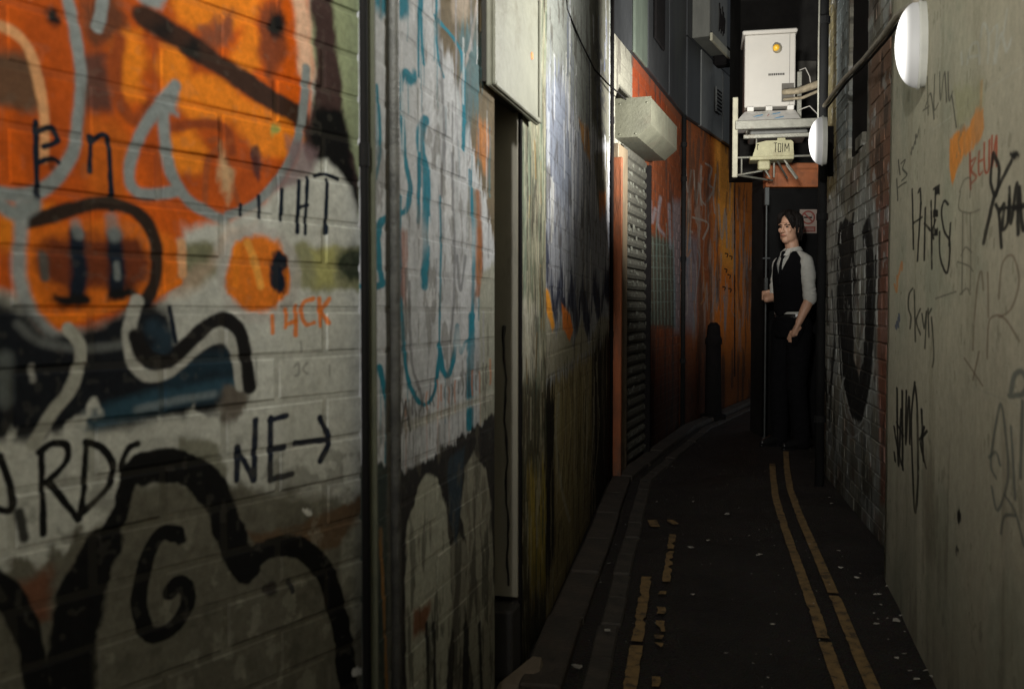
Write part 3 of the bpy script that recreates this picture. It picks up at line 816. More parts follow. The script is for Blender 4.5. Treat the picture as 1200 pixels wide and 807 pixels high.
def paint_plas():
    c = Canvas(PLAS, 420, (.47, .44, .335))
    c.mottle(.10, 3, 3, 5)
    c.patches((.34, .355, .27), .5, 2.5, 2.5, 15, .6, .2)
    c.patches((.49, .48, .36), .58, 4, 3, 16, .5, .15)
    BK = (.015, .015, .014)
    # pale repair joint and cable line
    c.stroke([(1093, 153), (1140, 118), (1200, 76)], 1.6, (.5, .49, .4), alpha=.8, curve=False)
    c.stroke([(1140, 453), (1195, 475)], 2, (.42, .40, .32), alpha=.8, curve=False)
    c.poly([(1118, 105), (1152, 95), (1152, 130), (1122, 150)], (.36, .36, .18), soft=.02, alpha=.5)
    # pale tag
    for p in ([(1127, 62), (1128, 76)], [(1134, 76), (1138, 55), (1146, 52), (1148, 75)], [(1135, 68), (1146, 66)], [(1149, 45), (1152, 28), (1158, 42), (1157, 75)],
              [(1160, 40), (1168, 32), (1164, 75)], [(1166, 75), (1172, 40), (1178, 60), (1183, 48)], [(1175, 40), (1179, 12)], [(1178, 62), (1182, 55), (1184, 46)]):
        c.stroke(p, 2.6, (.52, .53, .47), soft=.5, alpha=.8)
    # thin dark tag below the lamp
    for p in ([(1087, 90), (1088, 135)], [(1085, 125), (1091, 110), (1095, 140)], [(1096, 88), (1095, 128), (1100, 122)], [(1102, 85), (1103, 118), (1108, 85), (1110, 120)],
              [(1112, 85), (1113, 118), (1117, 108)], [(1116, 112), (1121, 150)], [(1082, 130), (1089, 125)]):
        c.stroke(p, 1.7, (.07, .07, .055), alpha=.85)
    c.scribble(1068, 182, 1076, 155, 9, 1.6, (.06, .06, .05), .8, 3)
    for p in ([(1053, 188), (1055, 205)], [(1056, 192), (1061, 188), (1058, 198), (1063, 205), (1057, 212)], [(1051, 210), (1052, 235)], [(1053, 220), (1058, 216), (1062, 214)]):
        c.stroke(p, 1.7, (.05, .05, .04), alpha=.9)
    # orange drips and red letters
    c.poly([(1113, 165), (1122, 155), (1128, 150), (1135, 148), (1144, 130), (1152, 128), (1153, 150), (1148, 168), (1135, 178), (1126, 190), (1120, 205), (1116, 218), (1113, 200)], (.78, .30, .06), soft=.008)
    c.stroke([(1150, 96), (1149, 130)], 3, (.6, .33, .12), soft=.8, alpha=.6)
    for p in ([(1137, 180), (1138, 222)], [(1138, 190), (1144, 186), (1139, 200), (1145, 208), (1138, 216)], [(1148, 178), (1148, 204), (1152, 202)], [(1148, 190), (1152, 188)],
              [(1154, 168), (1155, 200), (1160, 198), (1160, 165)], [(1163, 160), (1164, 195), (1168, 160), (1169, 195)]):
        c.stroke(p, 2.6, (.42, .07, .025), soft=.4, alpha=.9)
    # HiKES
    for p in ([(1069, 222), (1070, 292)], [(1079, 238), (1075, 306)], [(1070, 262), (1080, 255)], [(1084, 244), (1083, 305)],
              [(1076, 226), (1078, 222), (1079, 240)], [(1091, 236), (1092, 315)], [(1096, 258), (1092, 272), (1094, 280)], [(1083, 262), (1090, 270)],
              [(1094, 222), (1100, 218), (1097, 226)], [(1111, 240), (1106, 236), (1103, 250), (1107, 272), (1113, 285), (1110, 320), (1102, 302), (1101, 272)], [(1112, 288), (1114, 262)]):
        c.stroke(p, 2.5, BK, soft=.3, alpha=.95)
    for x, y in ((1098, 224), (1096, 251), (1096, 273)):
        c.poly([(x - 3, y - 5), (x + 3, y - 5), (x + 3, y + 4), (x - 3, y + 4)], BK, soft=.003, rag=.002)
    c.stroke([(1096, 222), (1094, 275)], 2.2, BK)
    c.scribble(1048, 340, 1056, 312, 10, 2.4, (.65, .27, .08), .8, 6)
    c.scribble(1050, 385, 1054, 368, 8, 2.4, (.04, .07, .16), .8, 4)
    # Skyr
    for p in ([(1069, 338), (1065, 345), (1064, 360), (1067, 372), (1066, 385)], [(1071, 340), (1072, 400)], [(1078, 362), (1073, 376), (1078, 392)],
              [(1080, 368), (1083, 385), (1086, 365), (1084, 408)], [(1088, 362), (1089, 395)], [(1089, 368), (1092, 362)], [(1092, 372), (1095, 415), (1093, 430)]):
        c.stroke(p, 2.2, (.045, .045, .035), soft=.4, alpha=.9)
    # outline figure of faint letters
    for p in ([(1126, 225), (1124, 245), (1136, 250), (1148, 246)], [(1126, 300), (1131, 290), (1138, 296)], [(1122, 307), (1135, 312), (1140, 318)], [(1125, 345), (1133, 338), (1137, 345)],
              [(1097, 350), (1108, 346), (1120, 342)], [(1128, 250), (1127, 345)], [(1137, 250), (1137, 340)], [(1125, 225), (1130, 212), (1138, 210), (1137, 232)]):
        c.stroke(p, 1.8, (.12, .115, .09), soft=.5, alpha=.7)
    # brown looping tag
    for p in ([(1140, 410), (1145, 340), (1150, 318), (1153, 340)], [(1158, 420), (1160, 380), (1168, 370), (1180, 375), (1195, 400)], [(1172, 350), (1176, 310), (1188, 300), (1195, 330), (1186, 362), (1172, 372)],
              [(1158, 320), (1160, 372)], [(1130, 420), (1152, 452)], [(1148, 412), (1140, 445)]):
        c.stroke(p, 2.2, (.17, .12, .08), soft=.6, alpha=.7)
    # heavy black tag top right
    for p, wd in (([(1165, 180), (1162, 212), (1168, 230), (1172, 200), (1166, 182)], 4), ([(1190, 182), (1176, 210), (1166, 232), (1160, 255), (1153, 285)], 5.5),
                  ([(1168, 240), (1172, 252), (1175, 290)], 4), ([(1173, 250), (1178, 240), (1176, 268), (1182, 262), (1184, 235)], 4.5), ([(1184, 220), (1186, 262), (1193, 215), (1194, 275)], 4.5),
                  ([(1190, 245), (1205, 240)], 6), ([(1196, 220), (1200, 270), (1212, 230)], 4.5), ([(1172, 245), (1195, 242)], 3.5)):
        c.stroke(p, wd, BK, soft=.35, alpha=.95)
    c.ell((1190, 182), 6, 4, BK, soft=.005)
    # slim black tag low down
    for p in ([(1051, 455), (1053, 545), (1056, 480)], [(1057, 458), (1058, 550)], [(1062, 458), (1061, 520), (1065, 465), (1066, 520)], [(1072, 448), (1068, 490), (1070, 560), (1072, 600), (1076, 560), (1075, 480), (1072, 450)],
              [(1048, 500), (1051, 520), (1057, 545)], [(1083, 500), (1079, 520), (1085, 548)], [(1080, 480), (1082, 540)], [(1048, 530), (1049, 540)], [(1051, 495), (1058, 510)], [(1078, 515), (1086, 505)]):
        c.stroke(p, 2.8, BK, soft=.3, alpha=.95)
    # blue grey tag right
    for p, wd in (([(1186, 460), (1190, 440), (1198, 436), (1204, 450), (1198, 462), (1184, 464)], 6), ([(1168, 560), (1162, 540), (1172, 480), (1176, 478), (1180, 510), (1182, 560), (1170, 598), (1163, 570)], 3),
                  ([(1160, 536), (1168, 530), (1173, 545)], 3), ([(1178, 580), (1190, 600), (1200, 640)], 3), ([(1174, 625), (1178, 605), (1190, 604)], 3), ([(1198, 470), (1196, 560)], 4), ([(1186, 500), (1190, 585)], 3)):
        c.stroke(p, wd, (.06, .09, .09), soft=.5, alpha=.7)
    c.ell((1124, 606), 2.5, 9, BK, soft=.006); c.ell((1122, 645), 2, 4, (.05, .05, .04), soft=.004)
    # streaks and grime, plus the light's falloff painted darker towards the ground
    c.patches((.28, .26, .18), .55, 9, 2.2, 35, .35, .2)
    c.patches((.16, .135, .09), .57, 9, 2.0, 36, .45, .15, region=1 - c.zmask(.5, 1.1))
    c.patches((.22, .21, .15), .72, 22, 18, 37, .5, .03)
    c.patches((.45, .43, .34), .74, 28, 20, 38, .3, .04)
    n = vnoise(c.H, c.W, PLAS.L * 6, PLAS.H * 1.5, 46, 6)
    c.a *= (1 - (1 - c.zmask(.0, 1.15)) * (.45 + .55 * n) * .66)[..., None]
    return c.image("plaster_paint")

def paint_rbrk():
    c = Canvas(RBRK, 300, (.20, .19, .155))
    c.patches((.30, .31, .29), .46, 7, 4, 5, .85, .1)
    c.patches((.15, .085, .06), .57, 6, 5, 6, .5, .1)
    # rows of bricks vary
    r = np.random.default_rng(3)
    rows = int(RBRK.H / .075); cols = int(RBRK.L / .225) + 2
    tint = .7 + .6 * r.random((rows + 1, cols + 1))
    yy = (np.arange(c.H) / c.ppz / .075).astype(int).clip(0, rows)
    for row in range(rows + 1):
        sel = np.where(yy == row)[0]
        if len(sel) == 0: continue
        xx = ((np.arange(c.W) / c.ppm + (0 if row % 2 else .1125)) / .225).astype(int).clip(0, cols)
        c.a[sel] *= tint[row][xx][None, :, None]
    # bare red brick at the edge next to the plaster
    c.poly([(1028, 170), (1050, 120), (1052, 600), (1032, 590), (1028, 400), (1024, 260)], (.20, .060, .030), soft=.03, alpha=.75)
    c.poly([(1016, 60), (1045, 40), (1042, 230), (1020, 240)], (.22, .12, .075), soft=.04, alpha=.8)
    c.poly([(966, -200), (980, -200), (980, 240), (966, 230)], (.20, .17, .095), soft=.01)
    c.poly([(980, -200), (994, -200), (994, 170), (985, 190), (980, 150)], (.16, .18, .18), soft=.02)
    # pale paint
    c.poly([(966, 235), (978, 215), (990, 240), (998, 330), (990, 420), (975, 450), (966, 430)], (.33, .34, .32), soft=.02, alpha=.8, streak=.1)
    c.poly([(1005, 240), (1018, 205), (1030, 250), (1028, 380), (1018, 420), (1010, 300)], (.30, .31, .29), soft=.02, alpha=.75, streak=.08)
    # dark figure with white outline
    c.poly([(982, 270), (990, 255), (1000, 262), (1002, 330), (1000, 420), (1006, 440), (1012, 420), (1015, 330), (1010, 270), (1018, 250), (1024, 300), (1024, 400), (1020, 450), (1010, 495), (998, 490), (985, 440), (980, 360)], (.018, .018, .018), soft=.012)
    for p in ([(983, 250), (980, 300), (984, 380), (988, 450), (1000, 495), (1012, 490), (1022, 440), (1026, 360), (1024, 290), (1020, 250)], [(998, 300), (1000, 380), (1004, 405), (1009, 405), (1013, 370), (1014, 290)],
              [(970, 260), (974, 330), (976, 390)], [(1008, 250), (1004, 300)], [(990, 440), (985, 460), (984, 500)]):
        c.stroke(p, 1.8, (.36, .37, .35), alpha=.8, wob=.6)
    for p in ([(968, 300), (970, 380)], [(975, 420), (972, 500)], [(967, 430), (969, 470)]):
        c.stroke(p, 3, (.02, .02, .02), alpha=.8)
    for p, wd_ in (([(985, 262), (982, 330), (988, 420), (996, 470)], 4), ([(1016, 262), (1020, 340), (1014, 430), (1004, 478)], 4), ([(1000, 250), (997, 290), (1003, 330)], 3), ([(975, 340), (978, 400), (972, 460)], 3), ([(968, 250), (966, 330)], 2.5), ([(1026, 300), (1024, 380)], 2.5)):
        c.stroke(p, wd_, (.012, .012, .012), alpha=.9, wob=.4)
    for p in ([(978, 262), (976, 340), (982, 430), (992, 490)], [(1003, 300), (1006, 350), (1009, 300)], [(1028, 270), (1027, 350), (1022, 420)], [(972, 230), (975, 245), (970, 262)], [(990, 500), (1000, 512), (1012, 500)], [(1012, 215), (1008, 235), (1016, 248)]):
        c.stroke(p, 1.5, (.42, .43, .41), alpha=.8, wob=.6)
    c.patches((.35, .35, .33), .66, 14, 10, 28, .7, .04, region=c.zmask(.9, 1.2))
    c.patches((.03, .028, .024), .62, 12, 5, 29, .6, .05)
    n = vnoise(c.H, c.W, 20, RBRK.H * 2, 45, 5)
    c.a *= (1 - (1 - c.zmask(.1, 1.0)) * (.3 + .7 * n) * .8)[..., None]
    return c.image("grey_brick_paint")

# ------------------------------------------------------------------ build walls
def brick_wall(wall, img, single, mort=.25, nm="x", joint=.009, **k):
    m = paint_mat(nm + "_paint", wall, img)
    mm = paint_mat(nm + "_mortar", wall, img, mortar=mort, rough=.9)
    lay_bricks(wall, m, single, joint=joint, **k)
    return m, mm

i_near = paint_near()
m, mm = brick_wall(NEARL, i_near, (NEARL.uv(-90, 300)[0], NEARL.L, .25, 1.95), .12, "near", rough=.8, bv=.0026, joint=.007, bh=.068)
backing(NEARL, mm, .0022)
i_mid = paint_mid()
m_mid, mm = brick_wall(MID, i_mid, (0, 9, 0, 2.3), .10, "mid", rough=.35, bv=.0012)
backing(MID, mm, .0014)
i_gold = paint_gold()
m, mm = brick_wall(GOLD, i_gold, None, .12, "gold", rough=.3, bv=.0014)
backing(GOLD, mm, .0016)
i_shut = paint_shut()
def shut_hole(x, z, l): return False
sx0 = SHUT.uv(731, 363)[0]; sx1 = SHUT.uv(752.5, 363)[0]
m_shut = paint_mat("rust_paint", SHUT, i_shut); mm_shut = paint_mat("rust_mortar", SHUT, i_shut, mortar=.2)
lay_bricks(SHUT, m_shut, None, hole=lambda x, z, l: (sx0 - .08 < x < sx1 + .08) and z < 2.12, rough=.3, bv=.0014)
backing(SHUT, mm_shut, .0017, hole_rect=(sx0 - .03, sx1 + .03, 0, 2.15) if False else None)
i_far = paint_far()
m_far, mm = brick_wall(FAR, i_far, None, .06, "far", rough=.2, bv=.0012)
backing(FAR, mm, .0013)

# pier: rendered, slightly uneven
def sheet_wall(wall, mat, amp, nx, nz, name):
    bm = bmesh.new()
    V = []
    nzs = vnoise(nz + 1, nx + 1, nx / 6, nz / 6, 8, 4) - .5
    for j in range(nz + 1):
        row = []
        for i in range(nx + 1):
            row.append(bm.verts.new((wall.L * i / nx, float(nzs[j, i]) * amp * 2, wall.H * j / nz)))
        V.append(row)
    for j in range(nz):
        for i in range(nx):
            bm.faces.new((V[j][i], V[j][i + 1], V[j + 1][i + 1], V[j + 1][i]))
    # sides and back
    t = wall.thick
    back = [[bm.verts.new((x, t, z)) for x in (0, wall.L)] for z in (0, wall.H)]
    bm.faces.new([V[j][0] for j in range(nz + 1)] + [back[1][0], back[0][0]])
    bm.faces.new([V[j][nx] for j in range(nz, -1, -1)] + [back[0][1], back[1][1]])
    bm.faces.new((back[0][0], back[1][0], back[1][1], back[0][1]))
    bm.faces.new([V[nz][i] for i in range(nx + 1)] + [back[1][1], back[1][0]])
    return link(name, bm, mat, wall.root, smooth=False)
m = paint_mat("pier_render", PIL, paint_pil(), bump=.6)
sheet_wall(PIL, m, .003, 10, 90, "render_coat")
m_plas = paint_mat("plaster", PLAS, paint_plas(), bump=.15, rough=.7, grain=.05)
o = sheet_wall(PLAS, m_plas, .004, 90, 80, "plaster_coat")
for p in o.data.polygons: p.use_smooth = len(p.vertices) == 4

# right brick wall with the dark slot
i_rb = paint_rbrk()
m_rb = paint_mat("old_brick", RBRK, i_rb); mm = paint_mat("old_mortar", RBRK, i_rb, mortar=.25)
ra = RBRK.uv(993, 200)[0]; rb = RBRK.uv(1014.5, 200)[0]
lay_bricks(RBRK, m_rb, (RBRK.L - 1.7, RBRK.L, 0.0, 3.2), hole=lambda x, z, l: (ra - .04 < x < rb + .04) and z > 1.86 + .07 * math.sin(z * 40 + x * 9), rough=1.2, bv=.0025, nsingle=295)
backing(RBRK, mm, .0042, hole_rect=(ra, rb, 1.86, WH))
bm = bmesh.new(); box(bm, ra + .001, rb - .001, .022, .2, 1.861, WH - .01)
DARK = solid("near_black", (.009, .008, .008), .9, spec=.08)
link("slot_board", bm, DARK, RBRK.root)  # dark board added near the surface so the slot looks black inside

# ------------------------------------------------------------------ ground
m_asph, t, p = mat_new("asphalt")
N, L = t.nodes, t.links
tc = N.new("ShaderNodeTexCoord")
n1 = N.new("ShaderNodeTexNoise"); n1.inputs["Scale"].default_value = 2.2; n1.inputs["Detail"].default_value = 10; n1.inputs["Roughness"].default_value = .7
n2 = N.new("ShaderNodeTexVoronoi"); n2.inputs["Scale"].default_value = 140
L.new(tc.outputs["Object"], n1.inputs["Vector"]); L.new(tc.outputs["Object"], n2.inputs["Vector"])
cr = N.new("ShaderNodeValToRGB"); cr.color_ramp.elements[0].position = .3; cr.color_ramp.elements[0].color = (.010, .009, .009, 1)
cr.color_ramp.elements[1].position = .75; cr.color_ramp.elements[1].color = (.042, .033, .027, 1)
L.new(n1.outputs[0], cr.inputs[0])
mx = N.new("ShaderNodeMix"); mx.data_type = 'RGBA'; mx.blend_type = 'MULTIPLY'; mx.inputs[0].default_value = .6
L.new(cr.outputs[0], mx.inputs[6]); L.new(n2.outputs["Color"], mx.inputs[7]); L.new(mx.outputs[2], p.inputs["Base Color"])
mr = N.new("ShaderNodeMapRange"); mr.inputs[1].default_value = .35; mr.inputs[2].default_value = .7; mr.inputs[3].default_value = .55; mr.inputs[4].default_value = .95
L.new(n1.outputs[0], mr.inputs[0]); L.new(mr.outputs[0], p.inputs["Roughness"])
p.inputs["Specular IOR Level"].default_value = .3
b = N.new("ShaderNodeBump"); b.inputs["Strength"].default_value = .8; b.inputs["Distance"].default_value = .006
L.new(n2.outputs["Distance"], b.inputs["Height"]); L.new(b.outputs[0], p.inputs["Normal"])
bm = bmesh.new()
vs = [bm.verts.new(c) for c in ((-300, -300, -.004), (300, -300, -.004), (300, 300, -.004), (-300, 300, -.004))]
bm.faces.new(vs)
link("ground", bm, solid("far_ground", (.05, .048, .045), .9), kind="structure")
bm = bmesh.new()
nx, ny = 24, 90
V = [[bm.verts.new((-2.2 + 7.6 * i / nx, -2 + 17 * j / ny, .0 + .006 * (random.random() - .5))) for i in range(nx + 1)] for j in range(ny + 1)]
for j in range(ny):
    for i in range(nx):
        bm.faces.new((V[j][i], V[j][i + 1], V[j + 1][i + 1], V[j + 1][i]))
link("alley_road", bm, m_asph, smooth=True, kind="structure")

# yellow lines: worn thermoplastic
m_yel, t, p = mat_new("worn_yellow")
N, L = t.nodes, t.links
tc = N.new("ShaderNodeTexCoord"); n1 = N.new("ShaderNodeTexNoise"); n1.inputs["Scale"].default_value = 26; n1.inputs["Detail"].default_value = 9; n1.inputs["Roughness"].default_value = .72
L.new(tc.outputs["Object"], n1.inputs["Vector"])
cr = N.new("ShaderNodeValToRGB"); e = cr.color_ramp.elements
e[0].position = .40; e[0].color = (.06, .04, .02, 1); e[1].position = .47; e[1].color = (.17, .105, .038, 1)
x = e.new(.7); x.color = (.28, .17, .06, 1)
L.new(n1.outputs[0], cr.inputs[0]); L.new(cr.outputs[0], p.inputs["Base Color"]); p.inputs["Roughness"].default_value = .8

def gp(px, py):       # photo reading on the ground
    a, y, z = ray(px, py)
    tt = -CAM_H / z
    return Vector((a * tt, y * tt, 0))

def line_strip(px_pts, width, gaps=0.0, wear=.12, seed=1):
    r = random.Random(seed)
    P = [gp(*q) for q in px_pts]
    # resample
    pts = []
    for a, b in zip(P, P[1:]):
        n = max(2, int((b - a).length / .035))
        pts += [a.lerp(b, i / n) for i in range(n)]
    pts.append(P[-1])
    for _ in range(6):
        pts = [pts[0]] + [(pts[i - 1] + pts[i] * 2 + pts[i + 1]) / 4 for i in range(1, len(pts) - 1)] + [pts[-1]]
    bm = bmesh.new()
    prev = None
    for i, q in enumerate(pts):
        d = (pts[min(i + 1, len(pts) - 1)] - pts[max(i - 1, 0)]).normalized(); nrm = Vector((d.y, -d.x, 0))
        w0 = width / 2 * (1 - wear * r.random() * (3 if r.random() < .12 else 1)); w1 = width / 2 * (1 - wear * r.random() * (3 if r.random() < .12 else 1))
        ring = [bm.verts.new(q - nrm * w0 + Vector((0, 0, .0095))), bm.verts.new(q + nrm * w1 + Vector((0, 0, .0095)))]
        if prev and r.random() > gaps:
            bm.faces.new((prev[0], ring[0], ring[1], prev[1]))
        prev = ring
    link("yellow_line", bm, m_yel, kind="structure")

line_strip([(905, 545), (906, 560), (909, 585), (919, 618), (932, 655), (944, 690), (958, 728), (970, 765), (983, 800), (995, 835), (1012, 880)], .040, .01, seed=1)
line_strip([(921, 530), (922, 550), (926, 575), (938, 608), (952, 640), (967, 675), (984, 715), (1002, 760), (1017, 795), (1032, 830), (1055, 880)], .040, .01, seed=2)
line_strip([(758, 678), (753, 710), (748, 745), (742, 785), (735, 830), (728, 870)], .043, .03, .25, seed=3)
line_strip([(788, 628), (785, 650), (781, 684)], .036, .08, .4, seed=4)
line_strip([(777, 695), (774, 730), (771, 770), (768, 807), (765, 850)], .036, .35, .5, seed=5)
line_strip([(764, 611), (768, 619)], .05, 0, .2, seed=6)
line_strip([(784, 611), (793, 616)], .04, 0, .2, seed=7)

# kerb stones and channel stones along the left side: each one a part
m_kerb = solid("kerb_stone", (.045, .034, .025), .75, var=.35, scale=9, bump=.4, dirt=(.03, .025, .02), dirt_amt=.4)
m_chan = solid("channel_stone", (.042, .034, .026), .75, var=.35, scale=9, bump=.4, dirt=(.02, .018, .015), dirt_amt=.4)
kerb = empty("kerb", (0, 0, 0), kind="structure"); chan = empty("drainage_channel", (0, 0, 0), kind="structure")
base = [Vector((-.06, 2.0, 0)), Vector((.02, 2.6, 0)), Vector((gx(645, 3.2), 3.2, 0)), Vector((gx(719, 5.94) , 5.94, 0)), Vector((gx(802, 8.6), 8.6, 0)), Vector((gx(802, 8.6) + 5 * .472, 13.6, 0))]
def offset_line(off, wd, h0, h1, parent, mat, ln, nm, seed):
    r = random.Random(seed)
    for a, b in zip(base, base[1:]):
        d = (b - a); Ls = d.length; d = d / Ls; n = Vector((d.y, -d.x, 0))
        k = max(1, round(Ls / ln)); l = Ls / k
        for i in range(k):
            bm = bmesh.new()
            j = r.uniform(-.004, .004)
            box(bm, .004, l - .004, -wd, 0, h0, h1 + j, .006)
            o = link(nm, bm, mat, parent)
            q = a + d * (l * i) + n * (off + r.uniform(-.004, .004))
            o.location = q; o.rotation_euler = (0, r.uniform(-.004, .004), math.atan2(d.y, d.x) + r.uniform(-.01, .01))
offset_line(.0, .115, -.05, .032, kerb, m_kerb, .6, "kerb_stone", 3)
offset_line(.165, .07, -.05, .012, chan, m_chan, .3, "channel_stone", 4)

# ------------------------------------------------------------------ left: pipes, door, sign board, shutter
m_pipe = solid("black_pipe_paint", (.010, .010, .010), .8, spec=.15, var=.4, scale=14, bump=.2, dirt=(.02, .022, .016), dirt_amt=.2, stretch=(1, 1, .2))
def vpipe(name, x, y, r, z0, z1, mat, label, cat, brackets=(), n=14, bump_joint=True):
    root = empty(name, (x, y, 0), label=label, cat=cat)
    bm = bmesh.new(); tube(bm, [(0, 0, z0), (0, 0, z1)], r, n, cap=False); link("pipe_length", bm, mat, root, smooth=True)
    for z in brackets:
        bm = bmesh.new(); tube(bm, [(0, 0, z - .02), (0, 0, z + .02)], r * 1.3, n, cap=False); link("socket_collar", bm, mat, root)
    return root
vpipe("drainpipe", gx(427.8, 1.70), 1.70, .0074, 0, 3.2, m_pipe, "thick black drainpipe between the orange graffiti wall and the white and teal wall", "pipe", (.35, 1.32, 2.0))
# filler pier behind the pipe closes the gap
bm = bmesh.new()
box(bm, gx(425.5, 1.715), gx(440.2, 1.715), 0, .016, 0, 3.2)
o = link("gap_pier", bm, solid("gap_render", (.075, .08, .05), .8), label="dark mossy strip of render behind the black drainpipe", cat="pier"); o.location = (0, 1.715, 0)

# grey conduit at 453..466
cx = MID.uv(459.5, 363)[0]
bm = bmesh.new(); tube(bm, [(0, 0, .02), (0, 0, 3.4)], .0105, 10, cap=False)
o = link("conduit", bm, solid("grey_conduit", (.115, .115, .105), .55, var=.35, scale=20, bump=.3, dirt=(.03, .03, .03), dirt_amt=.4), smooth=True, label="grey painted conduit running up the white and teal wall", cat="conduit")
o.location = MID.world(cx, -.006, 0)

# recessed narrow door
root = empty("recessed_door", (xB, 2.52, 0), MID.rz, label="narrow plain grey brown door set back between the white wall and the pale pier", cat="door")
m_door = solid("door_paint", (.21, .195, .15), .55, var=.2, scale=5, bump=.2, dirt=(.05, .045, .035), dirt_amt=.3, stretch=(1, 1, .3))
Ld = (Vector((PIL.p0.x, PIL.p0.y)) - Vector((xB, 2.52))).length
bm = bmesh.new(); box(bm, .004, Ld + .14, .10, .14, .0, 1.66, .004); link("back_panel", bm, DARK, root)
bm = bmesh.new(); box(bm, -.01, .022, .03, .099, .2, 1.68, .003); link("door_frame", bm, DARK, root)
bm = bmesh.new(); box(bm, Ld - .030, Ld - .004, .006, .080, .215, 1.66, .002); link("door_leaf", bm, m_door, root)
bm = bmesh.new(); box(bm, Ld - .026, Ld - .004, .0805, .099, .2, 1.664, .002); link("door_frame", bm, DARK, root)
bm = bmesh.new(); box(bm, Ld - .024, Ld - .003, -.002, .0055, .0, 1.664, .002); link("door_frame", bm, DARK, root)
bm = bmesh.new(); box(bm, Ld - .12, Ld - .002, .0, .099, 0, .20, .006); link("door_step", bm, solid("dark_step", (.02, .018, .016), .8), root)  # step in one near-black colour
bm = bmesh.new(); box(bm, .0, Ld + .1, .02, .2, 1.665, WH); link("infill_wall", bm, solid("infill", (.08, .075, .06), .8), root)
# black run of paint down the door
bm = bmesh.new()
pts = []
for i in range(26):
    z = 1.0 - i * .03
    pts.append((Ld - .0305, .046 - .0005 * i + .003 * math.sin(i * .9) + .0015 * math.sin(i * 2.3), z))
tube(bm, pts, [.0065] + [.005, .004] + [.0030 + .0012 * (i % 4 == 0) for i in range(23)], 8)
link("paint_run", bm, solid("black_gloss", (.008, .008, .008), .3, bump=0), root, smooth=True)

# sign board over the door
root = empty("sign_board", MID.world(0, 0, 0), MID.rz, label="pale blank board boxed out from the wall above the narrow recessed door", cat="sign")
m_board = solid("board_paint", (.22, .22, .17), .6, var=.15, scale=8, bump=.3, dirt=(.13, .12, .08), dirt_amt=.35)
off = -.026
sa = MID.uv(576, 70, off)[0]; sb = MID.uv(632, 130, off)[0]
bm = bmesh.new(); box(bm, sa, sb, off, off + .014, 1.60, 2.35, .003); link("board_face", bm, m_board, root)
bm = bmesh.new(); box(bm, sa + .004, sb - .004, off + .0145, .02, 1.612, 2.34); link("board_box", bm, solid("board_side", (.03, .028, .022), .8), root)
for (a, b, c_, d) in ((sa + .003, sa + .018, 1.603, 2.347), (sb - .018, sb - .003, 1.603, 2.347), (sa + .0185, sb - .0185, 1.603, 1.618)):
    bm = bmesh.new(); box(bm, a, b, off - .008, off - .0005, c_, d, .003); link("board_trim", bm, m_board, root)
bm = bmesh.new(); ellipsoid(bm, (sb - .10, off - .001, 1.78), (.012, .002, .011)); link("paint_spot", bm, solid("orange_spot", (.7, .2, .04), .6), root)

# step wedge beside the recessed door
bm = bmesh.new()
v = [bm.verts.new(c) for c in ((-.06, -.06, 0), (.05, -.08, 0), (.085, .06, 0), (.03, .07, 0), (-.05, -.05, .02), (.03, -.06, .02), (.07, .05, .055), (.045, .06, .055))]
for f in ((0, 1, 5, 4), (1, 2, 6, 5), (2, 3, 7, 6), (3, 0, 4, 7), (4, 5, 6, 7), (3, 2, 1, 0)): bm.faces.new([v[i] for i in f])
o = link("stone_wedge", bm, solid("pale_stone", (.13, .10, .07), .8), label="small pale stone wedge on the ground below the recessed door step", cat="stone")
o.location = gp(606, 800)

# wire on the blue wall
bm = bmesh.new()
tube(bm, [GOLD.world(*GOLD.uv(660, -10)[:1], -.012, 2.3), at(664, 10, 3.75), at(680, 48, 4.15), at(697, 82, 4.7)], .004, 6)
tube(bm, [at(697, 82, 4.7), at(712, 98, 5.3), at(735, 118, 6.1)], .0045, 6)
link("cable", bm, DARK, smooth=True, label="thin black cable drooping across the blue drip wall towards the shutter box", cat="cable")

# downpipe at the end of the blue wall, orange jamb
m_or = solid("orange_jamb_paint", (.23, .060, .015), .75, var=.35, scale=10, bump=.5, dirt=(.05, .028, .015), dirt_amt=.6, stretch=(1, 1, .3))
m_brj = solid("brown_jamb_paint", (.16, .12, .075), .6, var=.3, scale=10, bump=.3, dirt=(.05, .04, .03), dirt_amt=.4, stretch=(1, 1, .3))
root = empty("roller_shutter", SHUT.p0, SHUT.rz, label="closed steel roller shutter with an orange jamb and a boxed hood", cat="shutter")
j0 = SHUT.uv(715, 363)[0]; j1 = SHUT.uv(722, 363)[0]
bm = bmesh.new(); box(bm, .0, .03, -.075, .0, 0, 1.98, .004); link("orange_jamb", bm, m_or, root)
bm = bmesh.new(); box(bm, .034, .30, -.048, .0, 0, 2.07, .004); link("side_guide", bm, m_brj, root)
bm = bmesh.new(); box(bm, sx1 + .02, sx1 + .05, -.055, .0, 0, 2.08, .003); link("side_guide", bm, DARK, root)
m_slat = solid("galvanised_slat", (.10, .095, .075), .7, metal=.2, var=.3, scale=30, bump=.25, dirt=(.03, .03, .03), dirt_amt=.45, stretch=(3, 1, .6))
slat = None
zz = .03; i = 0
